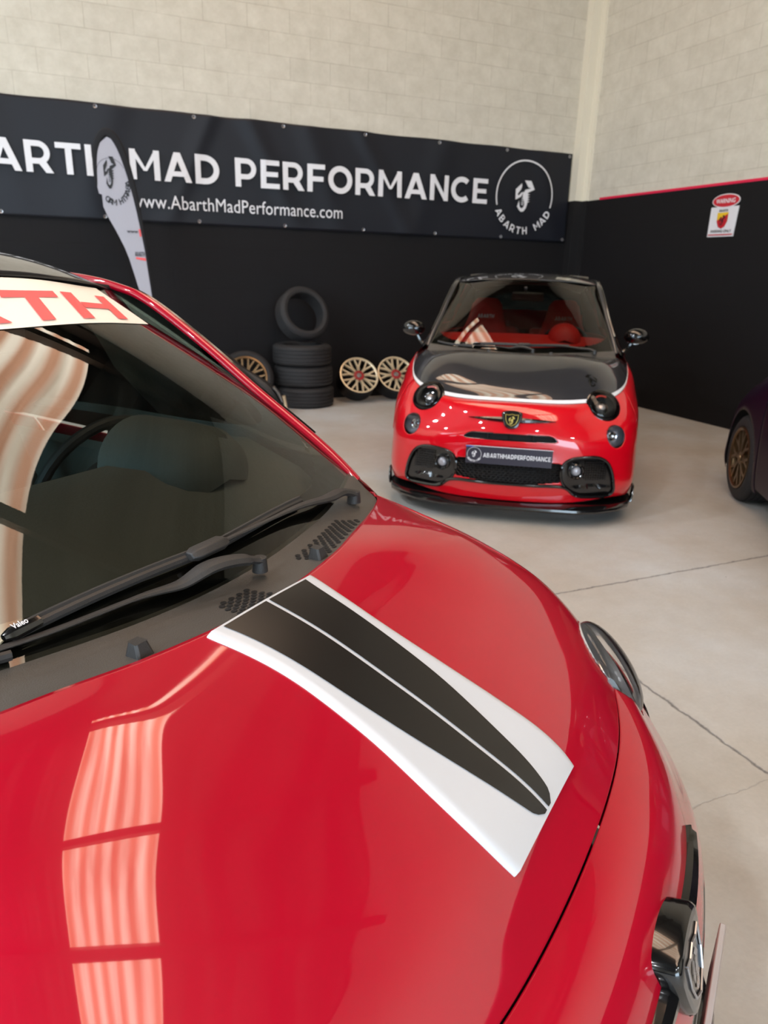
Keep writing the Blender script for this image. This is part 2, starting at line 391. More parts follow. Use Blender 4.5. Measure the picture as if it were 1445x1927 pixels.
# corrugated roof sheets with a strip of fibreglass skylights
SK = (.75, 3.18); BEAMS = [6.83, 3.0, -.82, -4.65]
M_sheet = mat('roof_sheet', lin(66, 63, 58), .55, .2, noise=(.6, .3))
_nt = M_sheet.node_tree; _N = _nt.nodes; _p = _N['Principled BSDF']   # dark streaks along the ribs, painted in to stand for the ribs' shading
_g = _N.new('ShaderNodeNewGeometry'); _v = _N.new('ShaderNodeVectorRotate'); _v.rotation_type = 'Z_AXIS'; _v.inputs['Angle'].default_value = -YB; _nt.links.new(_g.outputs['Position'], _v.inputs['Vector'])
_m = _N.new('ShaderNodeMapping'); _m.inputs['Scale'].default_value = (2.6, .12, 1); _nt.links.new(_v.outputs[0], _m.inputs[0])
_n = _N.new('ShaderNodeTexNoise'); _n.inputs['Scale'].default_value = 1.0; _n.inputs['Detail'].default_value = 5; _nt.links.new(_m.outputs[0], _n.inputs['Vector'])
_r = _N.new('ShaderNodeValToRGB'); _r.color_ramp.elements[0].position = .40; _r.color_ramp.elements[0].color = lin(30, 29, 27); _r.color_ramp.elements[1].position = .60; _r.color_ramp.elements[1].color = lin(98, 98, 90)
_nt.links.new(_n.outputs['Fac'], _r.inputs[0]); _nt.links.new(_r.outputs[0], _p.inputs['Base Color'])
def sheet(mb, s0, s1, r0, r1, z):
    n = int((s1 - s0) / .0625); prof = []
    for i in range(n + 1):
        k = i % 4; prof.append((s0 + (s1 - s0) * i / n, z + (.035 if k in (1, 2) else 0)))
    mb.grid([[sr(s, r, q) for s, q in prof] for r in (r0, r1)])
mb = MB(); sheet(mb, S_LEFT - .1, SK[0], R_FRONT - .1, R_BACK + .1, H_CEIL); sheet(mb, SK[1], S_RIGHT + .1, R_FRONT - .1, R_BACK + .1, H_CEIL)
sheet(mb, SK[0], SK[1], R_FRONT - .1, -4.65, H_CEIL); sheet(mb, SK[0], SK[1], 7.5, R_BACK + .1, H_CEIL)
rbox(mb, S_LEFT - .1, S_RIGHT + .1, R_FRONT - .1, R_BACK + .1, H_CEIL + .12, H_CEIL + .16)
tag(mb.build('ceiling', M_sheet, smooth=False), kind='structure')
def skylight_material():
    m = bpy.data.materials.new('fibreglass_skylight'); m.use_nodes = True; nt = m.node_tree; N = nt.nodes; L = nt.links; p = N['Principled BSDF']
    cb, sx = rot_coords(nt, YB, 's'); g = N.new('ShaderNodeNewGeometry'); vr = N.new('ShaderNodeVectorRotate'); vr.rotation_type = 'Z_AXIS'; vr.inputs['Angle'].default_value = -YB; L.new(g.outputs['Position'], vr.inputs['Vector'])
    mp = N.new('ShaderNodeMapping'); mp.inputs['Scale'].default_value = (1, .10, 1); L.new(vr.outputs[0], mp.inputs[0])
    wv = N.new('ShaderNodeTexWave'); wv.bands_direction = 'X'; wv.inputs['Scale'].default_value = .72; wv.inputs['Distortion'].default_value = 1.6; wv.inputs['Detail'].default_value = 3; wv.inputs['Detail Scale'].default_value = 1.5; L.new(mp.outputs[0], wv.inputs[0])
    r = N.new('ShaderNodeValToRGB'); E = r.color_ramp.elements; E[0].position = .1; E[0].color = (.68, .36, .22, 1); E[1].position = .9; E[1].color = (1.0, .88, .70, 1); L.new(wv.outputs['Fac'], r.inputs[0])
    ns = N.new('ShaderNodeTexNoise'); ns.inputs['Scale'].default_value = 2.5; ns.inputs['Detail'].default_value = 6; L.new(mp.outputs[0], ns.inputs[0])
    r2 = N.new('ShaderNodeValToRGB'); E = r2.color_ramp.elements; E[0].position = .35; E[0].color = (.6, .55, .5, 1); E[1].position = .6; E[1].color = (1, 1, 1, 1); L.new(ns.outputs['Fac'], r2.inputs[0])
    mm = N.new('ShaderNodeMixRGB'); mm.blend_type = 'MULTIPLY'; mm.inputs[0].default_value = 1; L.new(r.outputs[0], mm.inputs[1]); L.new(r2.outputs[0], mm.inputs[2])
    L.new(mm.outputs[0], p.inputs['Emission Color']); p.inputs['Emission Strength'].default_value = SKYLIGHT_STRENGTH; p.inputs['Base Color'].default_value = (.3, .22, .15, 1)
    return m
M_sky = skylight_material()
edges = [7.6, 6.83, 3.0, -.82, -4.65]
for i in range(4):
    mb = MB(); sheet(mb, SK[0], SK[1], edges[i + 1] + .1, edges[i] - .1, H_CEIL + .01)
    tag(mb.build('window_%d' % (i + 1), M_sky, smooth=False), kind='structure')
M_beam = mat('roof_beam', lin(70, 62, 55), .6, noise=(3, .3))
for i, r in enumerate(BEAMS + [-8.2]):
    tag(rbox(MB(), S_LEFT, S_RIGHT, r - .12, r + .12, H_CEIL - .4, H_CEIL).build('trim_%d' % (i + 1), M_beam, smooth=False), kind='structure')

tag(rbox(MB(), S_LEFT, S_RIGHT, R_BACK - .25, R_BACK, 7.05, H_CEIL).build('trim_11', M_beam, smooth=False), kind='structure')  # unseen beam, added to darken the wall top mirrored in the crimson bonnet
# corner post (cream above, black below) and the red line on the right wall
M_post = bpy.data.materials.new('painted_post'); M_post.use_nodes = True
nt = M_post.node_tree; g = nt.nodes.new('ShaderNodeNewGeometry'); sx = nt.nodes.new('ShaderNodeSeparateXYZ'); nt.links.new(g.outputs['Position'], sx.inputs[0])
gt = nt.nodes.new('ShaderNodeMath'); gt.operation = 'GREATER_THAN'; gt.inputs[1].default_value = PAINT_Z; nt.links.new(sx.outputs['Z'], gt.inputs[0])
mx = nt.nodes.new('ShaderNodeMixRGB'); mx.inputs[1].default_value = lin(19, 18, 20); mx.inputs[2].default_value = lin(226, 220, 202); nt.links.new(gt.outputs[0], mx.inputs[0]); nt.links.new(mx.outputs[0], nt.nodes['Principled BSDF'].inputs['Base Color'])
nt.nodes['Principled BSDF'].inputs['Roughness'].default_value = .6
mb = MB(); rbox(mb, S_RIGHT - .15, S_RIGHT, R_BACK - .12, R_BACK, 0, H_CEIL); rbox(mb, S_RIGHT - .03, S_RIGHT + .0, R_BACK - .20, R_BACK - .12, 0, H_CEIL)
tag(mb.build('trim_9', M_post, smooth=False), kind='structure')
tag(rbox(MB(), S_RIGHT - .006, S_RIGHT, R_FRONT, 7.78, PAINT_Z - .004, PAINT_Z + .022).build('trim_10', mat('red_line', lin(225, 30, 75), .5), smooth=False), kind='structure')

# ceiling lamps (high bays), above and behind the view
M_bulb = mat('lamp_glow', (1, 1, 1, 1), emis=(.93, .96, 1, 1), estr=LAMP_STRENGTH); M_shade = mat('lamp_shade', lin(60, 60, 62), .4, .6)
k = 0
for s_, r_ in ((-4.2, 5.6), (-6.8, 5.6), (-4.2, 2.6), (-6.8, 2.6), (-4.6, -.6), (-6.8, -3.2), (-1.2, -6.8), (3.2, -7.4)):
    t = empty('ceiling_lamp', sr(s_, r_, 7.0), YB, 'round high bay lamp hanging under the roof beams', 'lamp', 'high bay lamps under the roof')
    MB().lathe([(.16, 0), (.17, .04), (.06, .18), (.05, .3), (0, .3)], 24).build('lamp_shade', M_shade, t)
    MB().lathe([(.0001, .01), (.14, .01), (.15, .02)], 24).build('bulb', M_bulb, t)
    MB().tube([(0, 0, .28), (0, 0, .88)], .008).build('cord', M_shade, t)

# ---------------------------------------------------------------- materials of the cars and things
def paint(name, c, rough=.35):
    m = mat(name, c, rough, 0, 1.0, .15, noise=(9, .06)); return m
M_crimson = paint('crimson_paint', lin(172, 0, 34)); M_scarlet = paint('scarlet_paint', lin(212, 0, 24)); M_greypaint = paint('dark_grey_paint', lin(44, 45, 49))
M_purple = mat('midnight_purple_paint', lin(24, 6, 28), .4, 0, .12, .2); M_blackroof = paint('black_roof_paint', lin(30, 30, 31)); M_gloss = mat('gloss_black', lin(13, 13, 14), .16, 0, .45)
M_plastic = mat('black_trim_plastic', lin(47, 45, 44), .5, bump=(400, .15)); M_plastic2 = mat('grained_plastic', lin(80, 76, 71), .45, bump=(500, .2), noise=(6, .15))
M_dark = mat('deep_black', lin(9, 9, 10), .8); M_mesh = mat('black_mesh', lin(20, 20, 22), .35)
M_rubber = mat('tyre_rubber', lin(34, 33, 34), .75, bump=(60, .25)); M_white = mat('white_vinyl', lin(196, 198, 202), .4, 0, .15); M_whitestripe = mat('white_pinstripe', lin(230, 230, 232), .4)
M_blackvinyl = mat('black_vinyl', lin(20, 18, 17), .3, 0, .28, coat_rough=.12, noise=(25, .15)); M_chrome = mat('chrome', (.75, .77, .8, 1), .08, 1.0); M_alu = mat('cast_silver', lin(176, 176, 180), .28, .9)
M_glass = glass('windscreen_glass', (.70, .76, .72, 1), 1.75); M_dglass = glass('green_side_glass', (.42, .58, .57, 1), 1.5); M_lens = glass('clear_lens', (.93, .93, .93, 1), 1.45)
M_frit = mat('glass_black_border', lin(34, 33, 31), .08, 0, .6); M_redtrim = mat('red_interior', lin(200, 28, 22), .6); M_greytrim = mat('grey_interior', lin(96, 97, 94), .7, bump=(150, .2)); M_blacktrim = mat('black_interior', lin(30, 30, 32), .6)
M_silver = mat('lamp_silver', lin(205, 206, 208), .3, .35)
M_bronze = mat('bronze_rim', lin(128, 104, 76), .28, .85); M_cream = mat('machined_rim', lin(222, 205, 172), .3, .35); M_redhub = mat('red_hub', lin(150, 22, 30), .45)
M_redletter = mat('red_lettering', lin(238, 92, 92), .5); M_whiteletter = mat('white_lettering', lin(228, 228, 232), .5); M_gold = mat('gold_line', lin(196, 178, 96), .35, .6)
M_blackletter = mat('black_lettering', lin(20, 20, 22), .5); M_blue = mat('blue_band', lin(40, 60, 170), .4); M_plateblack = mat('black_plate', lin(40, 40, 56), .35, 0, .3); M_yellow = mat('badge_yellow', lin(232, 190, 40), .4)
M_headliner = mat('grey_headliner', lin(176, 174, 162), .9)

RINGS=np.array([
 [(-.214,0,.739),(-.223,.20,.738),(-.255,.37,.738),(-.325,.53,.750),(-.43,.635,.775),(-.60,.700,.812),(-.85,.738,.862),(-1.10,.755,.905),(-1.8,.775,.925),(-2.5,.765,.945),(-3.05,.70,.955),(-3.42,.45,.955),(-3.52,0,.95)],
 [(-.160,0,.722),(-.172,.20,.719),(-.212,.38,.713),(-.290,.545,.712),(-.39,.665,.725),(-.58,.740,.768),(-.84,.772,.822),(-1.10,.785,.862),(-1.8,.800,.875),(-2.5,.795,.89),(-3.08,.73,.90),(-3.46,.47,.90),(-3.56,0,.90)],
 [(-.118,0,.690),(-.130,.20,.687),(-.178,.385,.678),(-.262,.550,.670),(-.345,.690,.675),(-.56,.768,.712),(-.83,.795,.77),(-1.10,.803,.80),(-1.8,.815,.81),(-2.5,.813,.82),(-3.10,.75,.83),(-3.49,.49,.83),(-3.60,0,.83)],
 [(-.084,0,.635),(-.096,.20,.632),(-.148,.395,.625),(-.226,.575,.614),(-.32,.715,.615),(-.54,.795,.645),(-.83,.812,.69),(-1.10,.814,.71),(-1.8,.818,.72),(-2.5,.818,.73),(-3.11,.765,.74),(-3.51,.50,.74),(-3.62,0,.74)],
 [(-.048,0,.545),(-.060,.20,.542),(-.100,.41,.535),(-.178,.600,.525),(-.30,.738,.525),(-.53,.806,.54),(-.83,.816,.57),(-1.10,.816,.58),(-1.8,.818,.59),(-2.5,.820,.60),(-3.11,.775,.61),(-3.52,.51,.61),(-3.63,0,.61)],
 [(-.045,0,.450),(-.053,.20,.448),(-.088,.42,.440),(-.165,.615,.430),(-.295,.752,.428),(-.53,.812,.43),(-.83,.818,.44),(-1.10,.812,.45),(-1.8,.812,.46),(-2.5,.815,.46),(-3.11,.775,.47),(-3.53,.51,.47),(-3.64,0,.47)],
 [(-.028,0,.350),(-.038,.20,.348),(-.090,.43,.342),(-.168,.628,.335),(-.298,.762,.332),(-.53,.815,.33),(-.83,.818,.33),(-1.10,.806,.33),(-1.8,.800,.33),(-2.5,.806,.33),(-3.11,.77,.34),(-3.53,.51,.34),(-3.64,0,.34)],
 [(-.026,0,.250),(-.038,.20,.248),(-.098,.43,.243),(-.176,.635,.238),(-.305,.768,.235),(-.54,.814,.23),(-.83,.812,.22),(-1.10,.795,.215),(-1.8,.785,.21),(-2.5,.79,.215),(-3.11,.75,.23),(-3.50,.49,.24),(-3.60,0,.24)],
 [(-.050,0,.135),(-.062,.20,.135),(-.115,.42,.138),(-.20,.62,.162),(-.325,.752,.16),(-.55,.80,.158),(-.83,.795,.155),(-1.10,.775,.15),(-1.8,.76,.15),(-2.5,.765,.15),(-3.10,.72,.17),(-3.42,.46,.19),(-3.50,0,.19)],
],float)
HR=np.array([(-.753,0,.972),(-.765,.14,.9705),(-.780,.245,.966),(-.800,.32,.9615),(-.835,.43,.956),(-.875,.535,.951),(-.915,.620,.948),(-.955,.672,.944)])
HP=[1.35,1.45,1.7,2.3,3.1,2.7,2.3,2.0]
HT=np.array([0,.2,.4,.55,.7,.8,.88,.95,1.0])
HD=np.array([[-36, -20, 58, 112, 115, 83, 39, -9], [-23, -31, 15, 67, 70, 33, -4, -38], [17, 19, 35, 25, 10, -17, -45, -63], [74, 71, 70, 34, -24, -48, -68, -81], [129, 125, 99, 31, -47, -66, -80, -91], [165, 158, 109, 52, -10, -49, -74, -93], [126, 124, 102, 66, 23, -16, -49, -78], [-5, 1, 24, 23, 15, -1, -19, -37], [-92, -97, -74, -39, -14, 1, 6, 8]])/10000.0
R0Z=RINGS[0].copy()
def hood_net():
    rows=[]
    for t in HT:
        r=[]
        for s in range(8):
            a,b=HR[s],R0Z[s]; xy=a[:2]+(b[:2]-a[:2])*t
            # slight outward bow of the meridians so that the plan stays full
            r.append((xy[0],xy[1],a[2]-(a[2]-b[2])*t**HP[s]))
        rows.append(r)
    n=np.array(rows); n[...,2]+=HD; return n
RINGS[0,:8,2]=hood_net()[8,:,2]-.001

WB = np.array([(-.840,0,.966),(-.852,.16,.966),(-.878,.30,.967),(-.918,.45,.970),(-1.0,.652,.980)]); WT = np.array([(-1.62,0,1.447),(-1.625,.13,1.446),(-1.64,.27,1.441),(-1.665,.40,1.432),(-1.70,.530,1.416)])
WD = np.array([[-141, -103, -34, 12, 0], [-165, -98, 15, 69, 0], [-71, -19, 62, 76, 0], [0, 33, 72, 44, 0], [47, 56, 46, -26, 0]]) / 10000.0
WS_NET = mirror_net(np.stack([WB + (WT - WB) * t + np.array([.35, 0, .6]) * .03 * 4 * t * (1 - t) for t in (0, .25, .5, .75, 1)]) + WD[..., None] * np.array([.5, 0, .86]))
BODY_NET = mirror_net(RINGS); HOOD_NET = mirror_net(hood_net()); NS = 12
RAIL = [(-1.0,.662,.972),(-1.10,.642,1.058),(-1.26,.607,1.172),(-1.39,.582,1.268),(-1.56,.552,1.378),(-1.66,.541,1.414),(-1.80,.543,1.435),(-2.1,.55,1.448),(-2.5,.55,1.446),(-2.85,.54,1.42),(-3.10,.525,1.37),(-3.25,.505,1.30),(-3.36,.485,1.15),(-3.42,.462,.965)]
ROOF0 = np.array([[(-1.60,0,1.449),(-1.62,.27,1.443),(-1.655,.44,1.428),(-1.69,.525,1.412)],[(-1.9,0,1.486),(-1.9,.27,1.478),(-1.9,.44,1.460),(-1.9,.535,1.438)],[(-2.3,0,1.503),(-2.3,.27,1.493),(-2.3,.44,1.472),(-2.3,.545,1.446)],
 [(-2.75,0,1.494),(-2.75,.27,1.484),(-2.75,.44,1.460),(-2.75,.54,1.428)],[(-3.1,0,1.458),(-3.08,.27,1.447),(-3.06,.42,1.415),(-3.05,.52,1.378)],[(-3.25,0,1.415),(-3.22,.27,1.402),(-3.18,.40,1.378),(-3.16,.505,1.345)]])

G_body = surf(BODY_NET, np.linspace(0, 8, 100), np.linspace(NS - 7, NS + 7, 300)); G_hood = surf(HOOD_NET, np.linspace(0, 8, 60), np.linspace(0, 14, 160)); G_ws = surf(WS_NET, np.linspace(0, 4, 40), np.linspace(0, 8, 80))
def bvh(*Gs):
    V = []; F = []
    for G in Gs:
        a, b = G.shape[:2]; k = len(V); V += [tuple(p) for p in G.reshape(-1, 3)]
        F += [(k + i * b + j, k + (i + 1) * b + j, k + (i + 1) * b + j + 1, k + i * b + j + 1) for i in range(a - 1) for j in range(b - 1)]
    return BVHTree.FromPolygons(V, F)
T_front, T_hood, T_ws = bvh(G_body), bvh(G_hood), bvh(G_ws)
def on_front(y, z, off=0.0):
    h, n, _, _ = T_front.ray_cast(Vector((1, y, z)), Vector((-1, 0, 0)))
    if h is None: return Vector((-.5, y, z)), Vector((1, 0, 0))
    if n.x < 0: n = -n
    return h + n * off, n
def on_hood(x, y, off=0.0, T=None):
    h, n, _, _ = (T or T_hood).ray_cast(Vector((x, y, 3)), Vector((0, 0, -1)))
    if h is None: return Vector((x, y, .97)), Vector((0, 0, 1))
    if n.z < 0: n = -n
    return h + n * off, n
def fan(mb, outline, proj, off, rings=4, skirt=.012):
    """a plate that follows the body: outline in 2D, proj(a, b, off) -> (point, normal)"""
    O = np.asarray(outline, float); c = O.mean(0); n = len(O); G = []
    for k in range(1, rings + 1):
        G.append([tuple(proj(*(c + (p - c) * k / rings), off)[0]) for p in O])
    if skirt: G.append([tuple(proj(*p, off - skirt)[0]) for p in O])
    mb.grid(G, close_u=True); q = mb.pts([tuple(proj(*c, off)[0])]); k0 = q - len(G) * n
    for j in range(n): mb.face((q, k0 + j, k0 + (j + 1) % n))
def mir(P): return [(-a, b) for a, b in P][::-1]
SLOT = [(-.289,.523),(-.262,.548),(-.225,.558),(.225,.558),(.262,.548),(.289,.523),(.262,.516),(-.262,.516)]
CENTRE = [(-.335,.405),(.335,.405),(.345,.33),(.325,.255),(-.325,.255),(-.345,.33)]
SIDE = [(.665,.185),(.648,.29),(.625,.36),(.59,.412),(.53,.438),(.45,.435),(.375,.425),(.328,.39),(.318,.33),(.335,.265),(.385,.222),(.45,.18),(.58,.172)]
SIDE_S = smooth_closed(SIDE, 2); SLOT_S = smooth_closed(SLOT, 1); CENTRE_S = smooth_closed(CENTRE, 1)
HEAD_C, HEAD_N, HEAD_R = Vector((-.316, .546, .716)), Vector((.70, .30, .60)).normalized(), .104
FOG_C, FOG_N, FOG_R = Vector((-.234, .628, .548)), Vector((.86, .48, .12)).normalized(), .067
FLIP = Matrix.Diagonal((1, -1, 1, 1))

def cyl_mask(C, c, n, r):
    D = C - np.array(c); n = np.array(n); t = D @ n; return (np.linalg.norm(D - t[..., None] * n, axis=-1) < r) & (abs(t) < .16)
def panel(name, net, ta, tb, mats, parent, cuts=(), solid=.004, flip=False):
    G = surf(net, ta, tb); C = (G[:-1, :-1] + G[1:, 1:]) / 2; mask = np.zeros(C.shape[:2], bool)
    for kind, *a in cuts:
        if kind == 'cyl':
            for sgn in (1, -1): mask |= cyl_mask(C, (a[0][0], a[0][1] * sgn, a[0][2]), (a[1][0], a[1][1] * sgn, a[1][2]), a[2])
        elif kind == 'poly':
            pl = np.asarray(a[0]); x, y = C[..., 1], C[..., 2]; c = np.zeros(x.shape, bool)
            for (x1, y1), (x2, y2) in zip(pl, np.roll(pl, 1, 0)):
                if y1 != y2: c ^= ((y1 > y) != (y2 > y)) & (x < (x2 - x1) * (y - y1) / (y2 - y1) + x1)
            mask |= c
        elif kind == 'arch':
            x0, r = a; D = np.hypot(C[..., 0] - x0, C[..., 2] - .30); mask |= (D < r) & (abs(C[..., 1]) > .5)
            # pull nearby vertices onto the circle so that the opening has a clean edge
            d = np.hypot(G[..., 0] - x0, G[..., 2] - .30); near = (abs(d - r) < .022) & (abs(G[..., 1]) > .5)
            sc = np.where(near, r / np.maximum(d, 1e-6), 1); G[..., 0] = x0 + (G[..., 0] - x0) * sc; G[..., 2] = .30 + (G[..., 2] - .30) * sc
            C = (G[:-1, :-1] + G[1:, 1:]) / 2; D = np.hypot(C[..., 0] - x0, C[..., 2] - .30); mask |= (D < r) & (abs(C[..., 1]) > .5)
    mb = MB(); mb.grid(G, mask=mask, flip=flip)
    return mb.build(name, mats, parent, sharp=60, solid=solid)

def rim(parent, R, depth, m_face, m_barrel, spokes=10, hub=None, name='rim'):
    """alloy wheel, axis +Z outwards, face at z = 0"""
    o = MB().lathe([(R, -.012), (R, 0), (R * .955, .001), (R * .93, -.012), (R * .90, -.03), (R * .88, -depth * .55), (R * .93, -depth + .02), (R, -depth), (R * 1.0, -depth + .012), (R * .90, -depth * .6), (R * .93, -.03), (R, -.012)], 48).build(name, m_barrel, parent)
    mb = MB().lathe([(R * .99, -.003), (R * 1.005, .002), (R * .95, .004), (R * .905, -.004), (R * .90, -.018)], 48)
    for i in range(spokes):
        a = 2 * PI * i / spokes
        def P(rr, da): return Vector((rr * math.cos(a + da), rr * math.sin(a + da), 0))
        w = R * .045
        for sg in (-1, 1):
            p0, p1, p2 = P(R * .22, 0), P(R * .50, sg * .045), P(R * .93, sg * PI / spokes * .52)
            for q0, q1, w0, w1 in ((p0, p1, w * 1.3, w), (p1, p2, w, w * .85)):
                d = (q1 - q0).normalized(); nn = Vector((-d.y, d.x, 0)); z0 = -.012; 
                A = [q0 + nn * w0, q0 - nn * w0, q1 - nn * w1, q1 + nn * w1]
                mb.poly([(v.x, v.y, z0 + .004) for v in A]); mb.poly([(v.x, v.y, -.035) for v in A][::-1])
                for e in range(4):
                    f = A[e]; g2 = A[(e + 1) % 4]; mb.poly([(f.x, f.y, z0 + .004), (g2.x, g2.y, z0 + .004), (g2.x, g2.y, -.035), (f.x, f.y, -.035)])
    mb.lathe([(.0001, -.010), (R * .2, -.009), (R * .26, -.02), (R * .26, -.06)], 32)
    sp = mb.build('spokes', m_face, parent, sharp=30)
    if hub:
        MB().lathe([(R * .13, -.004), (R * .20, -.004), (R * .27, -.008), (R * .28, -.02)], 32).build('hub_ring', hub, parent)
    MB().lathe([(.0001, .002), (R * .10, .001), (R * .125, -.006)], 24).build('centre_cap', M_alu if hub else m_face, parent)
    return o
def tyre_bm(mb, R, r, w, mtx=None, grooves=4):
    """tyre about z: outer radius R, bead radius r, width w (z from -w to 0)"""
    p = [(r, -.012), (r + .008, -.002), (r + (R - r) * .45, .004), (R - .028, -.004), (R - .008, -.018), (R, -.035)]
    n = grooves
    for i in range(n):
        z = -.035 - (w - .07) * (i + .5) / n; p += [(R, z + .006), (R - .007, z + .004), (R - .007, z - .004), (R, z - .006)]
    p += [(R, -w + .035), (R - .008, -w + .018), (R - .028, -w + .004), (r + (R - r) * .45, -w - .004), (r + .008, -w + .002), (r, -w + .012), (r + .006, -w * .5), (r, -.012)]
    return mb.lathe(p, 64, mtx)

def wheel(root, x, side, m_face, spokes=10, hub=None):
    e = empty('wheel'); e.parent = root; e.location = (x, side * .80, .30); e.rotation_euler = (PI / 2 * (-1 if side > 0 else 1), 0, 0)
    t = tyre_bm(MB(), .30, .215, .205).build('tyre', M_rubber, e)
    rim(e, .215, .19, m_face, m_face, spokes, hub)
    MB().lathe([(.0001, -.09), (.15, -.09), (.155, -.105), (.0001, -.105)], 40).build('brake_disc', M_alu, e)

def lamp_unit(root, name, C, N, R, sgn, style):
    c = Vector((C.x, C.y * sgn, C.z)); n = Vector((N.x, N.y * sgn, N.z)); a, b, _ = frame(n)
    mt = Matrix((a, b, n)).transposed().to_4x4(); mt.translation = c
    e = empty(name); e.parent = root
    dome = [(R * math.sin(t), .010 + R * (.34 if style != 'fog' else .20) * (math.cos(t) - math.cos(1.45)) / (1 - math.cos(1.45))) for t in np.linspace(0.001, 1.45, 12)] + [(R * 1.0, .0)]
    MB().lathe(dome, 40, mt).build('lens', M_lens, e)
    ring = M_chrome if style == 'clear' else M_gloss
    if style == 'dark': MB().lathe([(R * 1.0, .014), (R * 1.06, .010), (R * 1.10, -.004), (R * 1.08, -.03), (R * .96, -.03), (R * .94, -.004), (R * 1.0, .014)], 40, mt).build('bezel', ring, e)
    else: MB().lathe([(R * .99, .004), (R * 1.03, .000), (R * 1.04, -.03), (R * .97, -.03), (R * .96, -.004), (R * .99, .004)], 40, mt).build('bezel', M_silver if style == 'clear' else M_mesh, e)
    inner = M_silver if style == 'clear' else M_alu if style == 'fog' else M_dark
    MB().lathe([(.0001, -.075), (R * .35, -.072), (R * .7, -.055), (R * .95, -.01), (R * .98, .004)], 36, mt).build('reflector', inner, e)
    MB().lathe([(.0001, .0), (R * .20, -.006), (R * .32, -.025), (R * .34, -.07)], 28, mt).build('projector', M_chrome if style == 'fog' else M_alu, e)
    MB().lathe([(R * .34, -.02), (R * .43, -.018), (R * .44, -.06)], 28, mt).build('projector_ring', M_chrome if style != 'dark' else M_gloss, e)
    if style == 'dark':
        MB().lathe([(R * .62, .004), (R * .72, .006), (R * .74, -.02)], 14, mt, (math.radians(60), math.radians(120))).build('marker_light', mat('red_marker', lin(190, 60, 50), .3), e)
        MB().lathe([(R * .76, .006), (R * .80, .008), (R * .82, 0)], 40, mt).build('light_ring', M_mesh, e)
    return e

def polyline_on(P, T, off):
    out = []
    for x, y in P:
        p, n = on_hood(x, y, off, T); out.append(p)
    return out

